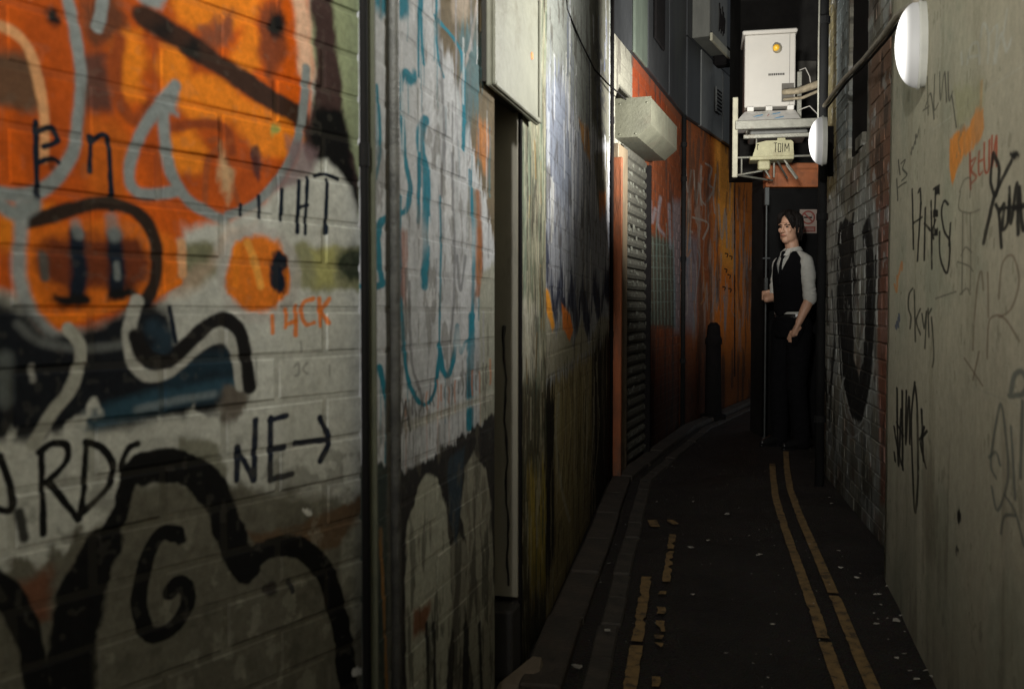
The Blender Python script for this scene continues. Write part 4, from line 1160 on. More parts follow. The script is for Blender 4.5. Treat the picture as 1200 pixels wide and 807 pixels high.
while zz < 2.10:
    if slat is None:
        bm = bmesh.new()
        a, b = .302, sx1 + .018
        prof = [(-.004, 0), (-.018, .008), (-.026, .028), (-.022, .05), (-.010, .058), (-.012, .066), (-.002, .070)]
        ra_ = [bm.verts.new((a, y, z)) for y, z in prof]; rb_ = [bm.verts.new((b, y, z)) for y, z in prof]
        for k in range(len(prof) - 1): bm.faces.new((ra_[k], rb_[k], rb_[k + 1], ra_[k + 1]))
        slat = link("shutter_slat", bm, m_slat, root)
        slat.location = (0, 0, zz)
    else:
        o = slat.copy(); COL.objects.link(o); o.parent = root; o.location = (0, random.uniform(-.0015, .0015), zz)
    zz += .072
# marks sprayed on the slats
bm = bmesh.new()
for i in range(150):
    x = random.uniform(.32, sx1); z = .05 + .072 * random.randrange(28) + random.uniform(0, .03)
    h = random.uniform(.012, .03)
    box(bm, x, x + random.uniform(.02, .07), -.0275, -.0262, z, z + h)
link("paint_flecks", bm, solid("pale_fleck", (.14, .14, .115), .6), root, kind="stuff")
# hood
m_hood = solid("hood_metal", (.085, .084, .060), .55, metal=.1, var=.25, scale=9, bump=.3, dirt=(.08, .07, .05), dirt_amt=.45)
h0 = SHUT.uv(722, 363)[0] + .12
h0 = .14
bm = bmesh.new()
prof = [(0, 2.12), (-.14, 2.12), (-.225, 2.19), (-.225, 2.355), (0, 2.365)]
A = [bm.verts.new((h0, y, z)) for y, z in prof]; B = [bm.verts.new((sx1 + .10, y, z)) for y, z in prof]
for k in range(5): bm.faces.new((A[k], B[k], B[(k + 1) % 5], A[(k + 1) % 5]))
bm.faces.new(A[::-1]); bm.faces.new(B)
bmesh.ops.recalc_face_normals(bm, faces=bm.faces)
link("shutter_hood", bm, m_hood, root)
bm = bmesh.new(); box(bm, h0 - .004, h0 - .0005, -.227, .0, 2.335, 2.362); link("hood_rim", bm, m_hood, root)
for (y, z) in ((-.03, 2.14), (-.03, 2.325), (-.20, 2.325), (-.13, 2.14)):
    bm = bmesh.new(); ellipsoid(bm, (h0 - .001, y, z), (.004, .006, .006), seg=8, rings=6); link("rivet", bm, m_hood, root)

p_ = SHUT.world(SHUT.L - .03, -.03, 0)
vpipe("rainwater_pipe", p_.x, p_.y, .02, 0, 2.76, m_pipe, "slim black pipe on the left wall where rust red paint turns to orange", "pipe", (.6, 1.5, 2.2, 2.5), 10)
p_ = GOLD.world(GOLD.L - .012, -.014, 0)
vpipe("corner_pipe", p_.x, p_.y, .011, 0, 3.6, DARK, "thin black pipe in the corner just before the orange shutter jamb", "pipe", (.9, 2.2), 8)

# bollard-like dark bin against the orange wall
q = FAR.world(FAR.uv(822, 363)[0], -.12, 0)
root = empty("bollard", q, .3, label="dark bollard standing at the foot of the orange wall", cat="bollard")
bm = bmesh.new(); loft(bm, [(0, 0, 0, .12, .12, 0), (0, 0, .05, .12, .12, 0), (0, 0, .06, .08, .08, 0), (0, 0, .72, .07, .07, 0)], 16); link("post", bm, DARK, root, smooth=False)
bm = bmesh.new(); loft(bm, [(0, 0, .721, .08, .08, 0), (0, 0, .77, .08, .08, 0), (0, 0, .80, .066, .066, 0), (0, 0, .90, .058, .058, 0), (0, 0, .93, .03, .03, 0)], 16); link("cap", bm, DARK, root)

# ------------------------------------------------------------------ upper facade over the left wall
UP = Wall("upper_facade", (SHUT.world(.55, -.04, 0).x, SHUT.world(.55, -.04, 0).y), (SHUT.world(SHUT.L, -.04, 0).x, SHUT.world(SHUT.L, -.04, 0).y), 5.2,
          "dark grey panelled upper storey overhanging the rust red shutter wall", "facade")
m_up = solid("dark_cladding", (.030, .032, .034), .6, var=.35, scale=5, bump=.2, dirt=(.05, .055, .045), dirt_amt=.4, stretch=(1, 1, .3))
m_up2 = solid("grey_cladding", (.13, .135, .13), .6, var=.25, scale=5, bump=.2, dirt=(.05, .05, .045), dirt_amt=.3, stretch=(1, 1, .3))
m_grn = solid("mossy_cladding", (.09, .11, .085), .7, var=.35, scale=6, bump=.3, stretch=(1, 1, .3))
m_cream = solid("cream_paint", (.36, .34, .25), .6, var=.2, scale=8, bump=.3, dirt=(.12, .11, .08), dirt_amt=.3)
Z0 = 2.765
bm = bmesh.new(); box(bm, 0, UP.L, .02, .4, Z0, 5.2); link("facade_body", bm, m_up, UP.root)
n = 5
for i in range(n):
    a = UP.L * i / n; b = UP.L * (i + 1) / n
    bm = bmesh.new(); box(bm, a + .006, b - .006, -.004 * (i % 2), .0195, Z0 - .01, 4.0, .004); link("cladding_panel", bm, m_grn if i == 0 else m_up, UP.root)
    bm = bmesh.new(); box(bm, a + .006, b - .006, -.004 * (i % 2), .0195, 4.012, 5.2, .004); link("cladding_panel", bm, m_up, UP.root)
# window-like dark opening
bm = bmesh.new(); box(bm, .62, 1.0, -.03, -.006, 3.0, 3.65, .01); link("vent_cover", bm, DARK, UP.root)

fd = FAR.d
UF = Wall("panelled_facade", (FAR.world(0.0, -.05, 0).x, FAR.world(0, -.05, 0).y), (FAR.world(5.5, -.05, 0).x, FAR.world(5.5, -.05, 0).y), 5.2,
          "grey panelled upper storey with a louvre vent and pale fascia above the orange wall", "facade")
bm = bmesh.new(); box(bm, 0, UF.L, .03, .4, Z0, 5.2); link("facade_body", bm, m_up, UF.root)
ex = [UF.uv(x, 200)[0] for x in (797, 820.5, 833, 846, 857, 866, 885)]
mats = [m_up, m_up2, m_up2, m_up2, m_cream, m_up]
for i in range(6):
    a, b = max(0, ex[i]), ex[i + 1]
    bm = bmesh.new(); box(bm, a + .008, b - .008, -.006 * (i % 2), .0295, Z0 - .012, 3.45, .004); link("cladding_panel", bm, mats[i], UF.root)
# louvre vent
va, vb = UF.uv(837, 150)[0], UF.uv(843, 150)[0]
bm = bmesh.new(); box(bm, va, vb, -.022, -.0075, 2.98, 3.22, .003); vf = link("louvre_vent", bm, m_up2, UF.root)
for k in range(6):
    bm = bmesh.new(); box(bm, va + .02, vb - .02, -.030, -.0225, 3.0 + k * .036, 3.015 + k * .036); link("louvre", bm, DARK, vf)
# fascia box above
fa, fb = 0.15, UF.uv(852, 90, -.16)[0]
bm = bmesh.new(); box(bm, fa, fb, -.16, .0, 3.47, 4.15, .006); link("fascia_box", bm, solid("fascia_grey", (.11, .11, .095), .6, var=.25, scale=5, bump=.2, stretch=(1, 1, .4)), UF.root)
bm = bmesh.new(); box(bm, fa, fb + .02, -.185, -.1605, 3.43, 3.50, .004); link("fascia_trim", bm, m_cream, UF.root)
bm = bmesh.new(); box(bm, fa, fb + .05, -.20, -.1605, 4.10, 4.17, .004); link("fascia_trim", bm, m_up2, UF.root)
bm = bmesh.new()
zc = 3.72
for k in range(6):
    x = fb - .35 + .04 * k
    tube(bm, [(x, -.163, zc - .12 + .03 * (k % 2)), (x + .03, -.163, zc + .03), (x + .01, -.163, zc + .13 - .04 * (k % 3))], .007, 6, flat=.4)
link("sprayed_tag", bm, DARK, UF.root)
bm = bmesh.new(); box(bm, fb + .0, fb + .16, -.17, -.02, 3.38, 3.56, .02); box(bm, fb + .03, fb + .12, -.12, -.02, 3.561, 4.1, .02); link("bracket", bm, DARK, UF.root)
bm = bmesh.new(); box(bm, 0, 5.5, .0, .4, 3.46, 5.2); 
link("upper_cladding", bm, m_up, UF.root)

# ------------------------------------------------------------------ end block with the black door
DY = 7.9
dx0, dx1 = gx(896, DY), gx(972, DY)
root = empty("door_block", (dx0, DY, 0), 0, label="end building with a black door under an orange lintel and a dark wall above", cat="building")
m_blk = solid("black_door_paint", (.006, .006, .006), .75, spec=.1, var=.3, scale=6, bump=.15)
m_endw = solid("dark_wall", (.018, .017, .016), .9, spec=.1, var=.4, scale=4, bump=.3)  # near-black colour for the end block, side wall and end wall
wd = dx1 - dx0
bm = bmesh.new(); box(bm, 0, wd + .6, .08, .45, 0, 2.2); link("block_body", bm, m_endw, root)
bm = bmesh.new(); box(bm, -.10, wd + .6, .5, .9, 2.2, 5.2); link("upper_wall", bm, m_endw, root)
bm = bmesh.new(); box(bm, .03, wd - .02, .03, .075, .01, 2.035, .004); dl = link("door", bm, m_blk, root)
bm = bmesh.new(); box(bm, .0, .028, .0, .079, 0, 2.04, .003); link("door_frame", bm, m_blk, root)
bm = bmesh.new(); box(bm, wd - .018, wd + .05, .0, .079, 0, 2.04, .003); link("door_frame", bm, m_blk, root)
bm = bmesh.new(); box(bm, -.005, wd + .1, -.02, .079, 2.045, 2.24, .006); link("lintel", bm, solid("orange_lintel", (.36, .11, .035), .6, var=.3, scale=7, dirt=(.08, .04, .02), dirt_amt=.45), root)
# steel edge bar the man holds
bar = empty("door_bar", (gx(897, 7.55), 7.55, 0), 0, label="thin upright steel bar at the left edge of the black door, held by the man", cat="bar")
m_steel = solid("dull_steel", (.06, .065, .065), .5, metal=.5, var=.2, scale=30, bump=.1)
bm = bmesh.new(); tube(bm, [(0, 0, .02), (0, 0, 1.98)], .0085, 10); link("rod", bm, m_steel, bar, smooth=True)
bm = bmesh.new(); box(bm, -.018, .018, -.018, .018, 1.86, 2.0, .004); link("top_fitting", bm, m_steel, bar)
bm = bmesh.new(); box(bm, -.014, .014, -.016, .016, 1.20, 1.30, .004); link("latch_box", bm, m_steel, bar)
bm = bmesh.new(); box(bm, -.03, .03, -.012, .012, 1.445, 1.457, .002); link("clip", bm, m_steel, bar)
bm = bmesh.new(); tube(bm, [(0, 0, 0), (0, 0, .04)], .02, 10); link("foot", bm, m_steel, bar)
# no smoking sign
s0 = at(938, 273, DY - .0); s1 = at(958.5, 245, DY)
sg = empty("prohibition_sign", ((s0.x + s1.x) / 2, DY + .028, (s0.z + s1.z) / 2), 0, label="small no smoking sign with a barred circle on the black door", cat="sign")
sw, sh = (s1.x - s0.x), (s1.z - s0.z)
m_sp = solid("sign_white", (.24, .19, .16), .5, var=.12, bump=0); m_red = solid("sign_red", (.16, .03, .02), .5, bump=0)
bm = bmesh.new(); box(bm, -sw / 2, sw / 2, -.004, 0, -sh / 2, sh / 2, .001); link("sign_plate", bm, m_sp, sg)
bm = bmesh.new()
cz = sh * .16; R1, R0 = sw * .40, sw * .31
n = 32
o_ = [[bm.verts.new((r * math.cos(2 * math.pi * k / n), y, cz + r * math.sin(2 * math.pi * k / n))) for k in range(n)] for r, y in ((R1, -.0045), (R0, -.0045))]
for k in range(n): bm.faces.new((o_[0][k], o_[0][(k + 1) % n], o_[1][(k + 1) % n], o_[1][k]))
box(bm, -R0, R0, -.0062, -.0046, -.006, .006, 0, Matrix.Translation((0, 0, cz)) @ Matrix.Rotation(math.radians(45), 4, 'Y'))
link("barred_circle", bm, m_red, sg)
bm = bmesh.new(); box(bm, -.035, .03, -.0045, -.0041, cz - .006, cz + .006); tube(bm, [(.028, -.0046, cz + .012), (.034, -.0046, cz + .025)], .003, 6, flat=.3); link("cigarette", bm, DARK, sg)
bm = bmesh.new(); box(bm, -sw * .42, sw * .42, -.0048, -.0041, -sh * .44, -sh * .22); link("text_panel", bm, m_red, sg)
bm = bmesh.new()
for k in range(2): box(bm, -sw * .34, sw * .34, -.0056, -.0049, -sh * .30 - k * sh * .07 - .003, -sh * .30 - k * sh * .07 + .003)
link("text_line", bm, m_sp, sg)

# right return between the brick wall and the door block
RET = empty("side_wall", (2.06, 6.44, 0), math.atan2(1.7, .50), label="dark side wall between the grey brick wall and the black door", cat="wall")
bm = bmesh.new(); box(bm, 0, 1.9, -.25, -.03, 0, 4.6); link("wall_face", bm, m_endw, RET)

bm = bmesh.new(); box(bm, -1.5, 3.5, 0, .3, 0, 5)
o = link("end_wall", bm, m_endw, label="dark wall closing the alley beyond the orange wall", cat="wall"); o.location = (4.0, 14.4, 0)
# ------------------------------------------------------------------ condenser unit on its frame
AY = 7.45
u0 = at(873, 125, AY); u1 = at(931.5, 40, AY)
root = empty("condenser_unit", ((u0.x + u1.x) / 2, AY, u0.z), -.2, label="tall white air conditioning unit with a yellow rotary switch, up on a metal frame", cat="air conditioner")
hw = (u1.x - u0.x) / 2; hh = u1.z - u0.z
m_white = solid("unit_enamel", (.47, .445, .40), .4, var=.05, scale=6, bump=.05, dirt=(.5, .45, .36), dirt_amt=.2)
m_wht2 = solid("unit_tray", (.60, .58, .54), .5, var=.1, scale=8, bump=.1, dirt=(.25, .23, .18), dirt_amt=.3)
bm = bmesh.new(); box(bm, -hw, hw, 0, .42, 0, hh, .006); link("casing", bm, m_white, root)
bm = bmesh.new(); box(bm, -hw - .018, hw + .012, -.02, .44, hh + .001, hh + .032, .008); link("lid", bm, m_white, root)
bm = bmesh.new(); box(bm, hw - .045, hw - .041, -.003, -.0005, .01, hh - .01); link("panel_seam", bm, solid("seam", (.2, .19, .17), .6), root)
# rotary switch
kx, kz = at(909, 58, AY).x - root.location.x, at(909, 58, AY).z - root.location.z
sw_ = None
bm = bmesh.new(); tube(bm, [(kx + .01, -.001, kz), (kx + .01, -.02, kz)], .034, 18); sw_ = link("rotary_switch", bm, solid("switch_grey", (.25, .22, .15), .5), root)
bm = bmesh.new(); tube(bm, [(kx, -.021, kz), (kx, -.045, kz)], .026, 14); link("yellow_knob", bm, solid("switch_yellow", (.75, .42, .03), .4), sw_)
# badge: two rows of small marks, too small to read
bm = bmesh.new()
for k in range(9):
    x = -.04 + .0135 * k; box(bm, x + .03, x + .039, -.003, -.0006, hh * .425, hh * .425 + .016)
link("badge", bm, DARK, root)
# connection cut-out and insulated pipes to the pole
bm = bmesh.new(); box(bm, hw - .10, hw - .01, -.004, -.0006, .03, .17, .002); link("service_port", bm, solid("port_shadow", (.10, .09, .075), .7), root)
m_ins = solid("foam_wrap", (.30, .25, .17), .8, var=.35, scale=25, bump=.7)
bm = bmesh.new(); tube(bm, [(hw - .08, -.025, .10), (hw + .02, -.04, .10), (hw + .11, -.06, .125), (hw + .21, -.10, .15)], [.022, .024, .028, .026], 10); link("insulated_pipe", bm, m_ins, root, smooth=True)
bm = bmesh.new(); tube(bm, [(hw - .08, -.02, .045), (hw + .05, -.03, .05), (hw + .21, -.10, .10)], [.01, .012, .012], 8); link("insulated_pipe", bm, m_ins, root, smooth=True)
bm = bmesh.new(); tube(bm, [(hw + .03, -.02, .26), (hw + .07, -.04, .27), (hw + .10, -.05, .20), (hw + .11, -.05, .13)], .004, 6); link("thin_cable", bm, m_white, root, smooth=True)
bm = bmesh.new(); tube(bm, [(hw + .03, -.04, -.04), (hw + .10, -.06, -.02), (hw + .17, -.08, -.10), (hw + .18, -.09, -.17)], .0045, 6); link("thin_cable", bm, m_white, root, smooth=True)

fr = empty("mounting_frame", (root.location.x, AY, u0.z), -.2, label="pale metal support frame and tray under the white unit", cat="bracket")
m_fr = solid("galvanised", (.22, .215, .18), .5, metal=.3, var=.2, scale=15, bump=.2, dirt=(.12, .09, .06), dirt_amt=.3)
# sloping tray
bm = bmesh.new()
zt, zb = -.035, -.125
A = [(-hw + .005, -.01, zt), (hw - .0, -.01, zt), (hw + .03, -.14, zb), (-hw - .06, -.14, zb)]
B = [(-hw + .005, .4, zt), (hw, .4, zt), (hw + .03, .4, zb), (-hw - .06, .4, zb)]
va_ = [bm.verts.new(c) for c in A]; vb_ = [bm.verts.new(c) for c in B]
for k in range(4): bm.faces.new((va_[k], va_[(k + 1) % 4], vb_[(k + 1) % 4], vb_[k]))
bm.faces.new(va_); bm.faces.new(vb_[::-1]); bmesh.ops.recalc_face_normals(bm, faces=bm.faces)
link("drip_tray", bm, m_wht2, fr)
for x in (-hw + .02, -.03, hw - .06):
    bm = bmesh.new(); box(bm, x, x + .05, -.03, .3, -.034, .0, .003); link("foot_block", bm, m_wht2, fr)
bm = bmesh.new()
for k, (x, z) in enumerate(((-.10, -.085), (.03, -.068), (.05, -.11))):
    s_ = -.01 - (zt - z) / (zt - zb) * .13
    tube(bm, [(x - .04, s_ - .006, z - .012), (x, s_ - .004, z), (x + .045, s_ - .002, z + .008)], .0035, 6)
link("blue_scrawl", bm, solid("blue_marker", (.06, .18, .30), .6), fr, kind="stuff")
bm = bmesh.new(); tube(bm, [(-.02, -.085, -.09), (-.01, -.06, -.07), (0, -.085, -.095)], .004, 6); link("red_scrawl", bm, solid("red_marker", (.35, .05, .03), .6), fr)
lx = at(862, 150, AY).x - fr.location.x; rx = at(953, 150, AY).x - fr.location.x
for (a, b, y0, y1, z0, z1, mm_) in ((lx, rx, -.17, -.13, -.195, -.13, m_fr), (lx + .06, rx - .03, -.165, -.135, -.265, -.235, m_fr), (lx + .09, rx - .08, .25, .29, -.195, -.13, m_fr)):
    bm = bmesh.new(); box(bm, a, b, y0, y1, z0, z1, .004); link("cross_rail", bm, mm_, fr)
bm = bmesh.new(); box(bm, hw + .015, hw + .05, .02, .05, -.13, .26, .003); link("upright", bm, m_fr, fr)
bm = bmesh.new(); box(bm, lx - .02, lx + .02, -.15, -.11, -.55, .05, .004); link("upright", bm, m_cream, fr)
bm = bmesh.new(); box(bm, lx + .11, rx - .06, -.10, .3, -.235, -.196, .01); link("shelf_plate", bm, solid("shelf_grey", (.12, .12, .11), .6), fr)
# lower carrier with struts
for (p, q, r) in (((lx, -.13, -.40), (rx - .02, -.12, -.40), .008), ((lx + .05, -.12, -.40), (lx + .05, -.12, -.52), .006), ((lx + .02, -.12, -.53), (lx + .20, -.10, -.50), .007),
                  ((lx + .02, -.12, -.53), (lx + .30, .25, -.53), .008), ((0.05, -.1, -.42), (.15, .2, -.52), .007), ((.10, -.12, -.42), (.20, -.1, -.56), .009), ((.03, -.12, -.45), (.03, -.12, -.55), .007),
                  ((-.10, -.12, -.25), (-.10, -.12, -.40), .006), ((-.05, -.1, -.42), (-.02, .2, -.50), .006), ((-.06, -.1, -.45), (.0, -.1, -.55), .007), ((.12, -.15, -.47), (.19, -.15, -.57), .009)):
    bm = bmesh.new(); tube(bm, [p, q], r, 8); link("strut", bm, m_fr, fr)

# old yellowed box hung under the frame
oc = empty("old_ballast_box", (fr.location.x, AY - .1, u0.z - .40), -.2, label="small yellowed old box with black scrawl hanging below the mounting frame", cat="box")
m_old = solid("yellowed_plastic", (.33, .31, .18), .6, var=.15, scale=14, bump=.2, dirt=(.2, .17, .09), dirt_amt=.3)
bm = bmesh.new()
prof = [(-.15, .0), (-.12, .10), (-.05, .115), (.13, .115), (.145, .10), (.15, .0)]
A = [bm.verts.new((x, -.06, z)) for x, z in prof]; B = [bm.verts.new((x, .12, z)) for x, z in prof]
for k in range(6): bm.faces.new((A[k], B[k], B[(k + 1) % 6], A[(k + 1) % 6]))
bm.faces.new(A[::-1]); bm.faces.new(B); bmesh.ops.recalc_face_normals(bm, faces=bm.faces)
link("housing", bm, m_old, oc)
bm = bmesh.new(); box(bm, -.17, .15, -.075, .12, -.028, -.001, .004); link("base_flange", bm, m_old, oc)
bm = bmesh.new(); box(bm, .03, .09, -.05, .0, .1155, .135, .003); link("lug", bm, m_old, oc)
bm = bmesh.new(); box(bm, -.11, -.02, -.06, .05, -.10, -.030, .01); link("bottom_socket", bm, m_old, oc)
bm = bmesh.new()
zl = .02
def seg(a, b): tube(bm, [(a[0], -.0625, a[1]), (b[0], -.0625, b[1])], .0028, 6)
x = .005                                            # T O I M
seg((x, .095), (x + .022, .095)); seg((x + .011, .095), (x + .011, .03))
x = .037; seg((x, .03), (x, .09)); seg((x, .09), (x + .018, .09)); seg((x + .018, .09), (x + .018, .03)); seg((x, .03), (x + .018, .03))
x = .068; seg((x, .03), (x, .092))
x = .085; seg((x, .03), (x, .09)); seg((x, .09), (x + .014, .05)); seg((x + .014, .05), (x + .028, .09)); seg((x + .028, .09), (x + .030, .03))
seg((-.115, .05), (-.115, .09)); seg((-.115, .09), (-.105, .085))
link("black_scrawl", bm, DARK, oc, kind="stuff")

# grey panel behind
bm = bmesh.new(); box(bm, 0, .16, 0, .03, 0, .22, .004)
o = link("junction_box", bm, solid("dim_box", (.06, .055, .045), .7), label="dim square junction box on the dark wall behind the white unit", cat="junction box"); o.location = (gx(934, 8.3), 8.35, at(934, 100, 8.3).z)

# black pole
PY = 5.75
pole = vpipe("black_pole", gx(962, PY), PY, .026, 0, 4.6, m_pipe, "tall black pole standing at the end of the grey brick wall beside the second lamp", "pole", (.4, 1.6, 2.75), 14)
bm = bmesh.new()
px_ = gx(955.5, PY)
tube(bm, [(px_, PY - .01, 4.4), (px_ + .002, PY - .01, 3.2), (px_ - .002, PY - .01, 2.6), (px_, PY - .01, 2.1)], .0055, 8)
link("pale_cable", bm, m_fr, smooth=True, label="thin pale cable running down the left side of the black pole", cat="cable")
bm = bmesh.new(); box(bm, -.02, .06, -.02, .03, 0, .30, .01); tube(bm, [(.0, 0, .28), (.03, -.01, .2), (.10, -.02, .14)], .015, 8)
o = link("lamp_bracket", bm, DARK, label="black bracket fixing the second lamp and pole to the brick wall", cat="bracket"); o.location = (gx(966, 5.9), 5.9, 1.86)

# ------------------------------------------------------------------ bulkhead lamps
m_emit, t, p = mat_new("lamp_diffuser")
p.inputs["Base Color"].default_value = (.35, .35, .35, 1)
p.inputs["Emission Color"].default_value = (1, .97, .93, 1)
_tc = t.nodes.new("ShaderNodeTexCoord"); _sp = t.nodes.new("ShaderNodeSeparateXYZ"); _rp = t.nodes.new("ShaderNodeMapRange")
_rp.interpolation_type = 'SMOOTHERSTEP'
_rp.inputs[1].default_value = .042; _rp.inputs[2].default_value = .090; _rp.inputs[3].default_value = .10; _rp.inputs[4].default_value = 2.4
t.links.new(_tc.outputs["Object"], _sp.inputs[0]); t.links.new(_sp.outputs[0], _rp.inputs[0]); t.links.new(_rp.outputs[0], p.inputs["Emission Strength"])
m_lbody = solid("lamp_body", (.42, .42, .38), .5, var=.1, bump=.1)
def bulkhead(name, loc, nrm, length, depth, label, power, light=True, tilt=22, cone=165, aim=None, out=.075):
    """oval wall lamp; nrm points from the wall into the alley"""
    nrm = Vector(nrm).normalized()
    rz = math.atan2(nrm.y, nrm.x)
    root = empty(name, loc, rz, label=label, cat="wall lamp", group="bulkhead lamps along the alley")
    Lh = length / 2; wv = length * .19
    def shell(x0, x1, s0, s1, nring=7, dome=False):
        bm = bmesh.new(); R = []
        for i in range(nring + 1):
            tt = i / nring
            if dome:
                a = tt * math.pi / 2
                x = x0 + (x1 - x0) * math.sin(a); s = s0 * max(math.cos(a), .03)
            else:
                x = x0 + (x1 - x0) * tt; s = s0 + (s1 - s0) * tt ** 1.6
            R.append([bm.verts.new((x, wv * s * math.cos(2 * math.pi * k / 28), Lh * s * math.sin(2 * math.pi * k / 28))) for k in range(28)])
        for a, b in zip(R, R[1:]):
            for k in range(28): bm.faces.new((a[k], a[(k + 1) % 28], b[(k + 1) % 28], b[k]))
        bm.faces.new(R[-1])
        return bm
    link("back_body", shell(0, depth * .22, .98, 1.0), m_lbody, root, smooth=True)
    link("rim", shell(depth * .20, depth * .28, 1.04, 1.03, 2), m_lbody, root, smooth=False)
    link("diffuser", shell(depth * .285, depth, .99, 0, 14, True), m_emit, root, smooth=True)
    if light:
        ld = bpy.data.lights.new(name + "_light", 'SPOT')
        ld.energy = power; ld.spot_size = math.radians(cone); ld.spot_blend = 1.0; ld.shadow_soft_size = .06
        ld.color = (1.0, .985, .93)
        lo = bpy.data.objects.new("lamp_light", ld); COL.objects.link(lo)
        lo.parent = root; lo.location = (depth + out, 0, 0)
        ax = Matrix.Rotation(-rz, 3, 'Z') @ Vector((aim[0], aim[1], 0)).normalized() if aim else Vector((1, 0, 0))
        d = ax * math.cos(math.radians(tilt)) + Vector((0, 0, math.sin(math.radians(tilt))))
        lo.rotation_euler = d.to_track_quat('-Z', 'Y').to_euler()
    return root
nP = Vector((-1, .255, 0)).normalized()
l1 = PLAS.uv(1085, 52)
p1 = PLAS.world(l1[0], 0, l1[1])
bulkhead("wall_lamp", p1, (nP.x, nP.y, 0), .265, .088, "large glowing oval bulkhead lamp on the plaster wall, near the top right", 135, tilt=26, cone=162, aim=(-.99, -.12))
p2 = Vector((gx(966, 5.25), 5.25, at(966, 165, 5.25).z))
bulkhead("wall_lamp", p2, (-1, .18, 0), .26, .092, "smaller glowing oval bulkhead lamp beside the black pole, above the man", 330, tilt=28, cone=132, aim=(-.42, .91), out=.17)
# unseen lamp added behind the viewer, where the near-left wall's light comes from
pb = NEARL.world(.25, -.0, 2.25)
bulkhead("wall_lamp", (-.75, -1.2, 2.35), (.5, .86, 0), .285, .10, "oval bulkhead lamp added over the alley behind the viewer, unseen, lighting the near walls", 680, tilt=26, cone=126, aim=(.32, .95))

# conduit from lamp to pole
pts = [p1 + Vector((-.03, .0, .13)), at(1052, 18, 3.3), at(1035, 42, 3.75), at(1012, 70, 4.4), at(990, 92, 4.95), at(975, 112, 5.4), at(966, 124, 5.6)]
bm = bmesh.new(); tube(bm, pts, .0115, 10)
link("lamp_conduit", bm, solid("pale_conduit", (.30, .27, .21), .55, var=.25, scale=18, bump=.3), smooth=True, label="pale conduit sagging from the large lamp down to the black pole", cat="conduit")
bm = bmesh.new(); tube(bm, [q + Vector((.012, 0, -.016)) for q in pts[1:]], .006, 8)
link("thin_wire", bm, DARK, smooth=True, label="thin dark wire tied under the pale lamp conduit", cat="wire")

# ------------------------------------------------------------------ litter
m_lit = solid("pale_scrap", (.30, .28, .24), .7, var=.3, scale=40, bump=.2)
spots = [(690, 640), (740, 555), (770, 590), (809, 645), (713, 663), (711, 744), (678, 787), (648, 757), (853, 606), (890, 654), (830, 636), (787, 548), (812, 590), (722, 710), (660, 735),
         (985, 668), (1004, 680), (1008, 675), (1026, 700), (1032, 712), (1024, 722), (1040, 728), (1052, 732), (1027, 735), (1030, 700), (1056, 725), (1060, 770), (1085, 790), (1092, 797), (1050, 775),
         (972, 585), (957, 540), (950, 543), (975, 592), (983, 648), (1066, 790), (1075, 800), (1040, 690), (948, 640), (905, 735), (812, 700), (851, 770)]
group_bm = bmesh.new()
r = random.Random(9)
big = {(853, 606), (809, 645), (711, 744), (678, 787), (890, 654), (1052, 732)}
def scrap(bm, c, s, r):
    vs = []
    n = r.choice([4, 5, 6])
    for k in range(n):
        a = 2 * math.pi * k / n + r.uniform(-.3, .3)
        rr_ = s * r.uniform(.5, 1.1)
        vs.append(bm.verts.new((c[0] + rr_ * 1.5 * math.cos(a), c[1] + rr_ * math.sin(a), c[2] + r.uniform(0, s * .5))))
    bm.faces.new(vs)
def scrap_solid(bm, c, s, r):
    n0 = set(bm.faces); scrap(bm, c, s, r)
    f = [f for f in bm.faces if f not in n0]
    e = bmesh.ops.extrude_face_region(bm, geom=f)
    for v in [x for x in e['geom'] if isinstance(x, bmesh.types.BMVert)]: v.co.z += .0012
for q in spots:
    g = gp(*q)
    if q not in big: scrap_solid(group_bm, (g.x, g.y, .011), r.uniform(.0035, .009), r)
for i in range(170):
    Y = r.uniform(2.3, 8); 
    X = r.uniform(.25, .45) * Y if r.random() < .45 else (.05 + .15 * (Y - 2.5) + r.uniform(0, 1.0))
    scrap_solid(group_bm, (X, Y, .009), r.uniform(.0012, .003), r)
link("litter_flecks", group_bm, m_lit, kind="stuff", label="scattered pale flecks of litter on the dark road", cat="litter")
labs = {(853, 606): "crumpled pale scrap in the middle of the dark road", (809, 645): "bright scrap just right of the short yellow dash", (711, 744): "bright curled scrap left of the long yellow dash",
        (678, 787): "small bright scrap lying on the channel stones at the bottom", (890, 654): "pale scrap left of the double yellow lines", (1052, 732): "pale scrap beside the foot of the plaster wall"}
for q in big:
    g = gp(*q); bm = bmesh.new()
    for k in range(3): scrap_solid(bm, (r.uniform(-.006, .006), r.uniform(-.004, .004), .002 + .003 * k), r.uniform(.006, .011), r)
    o = link("paper_scrap", bm, m_lit, label=labs[q], cat="litter", group="paper scraps on the road"); o.location = (g.x, g.y, .010)

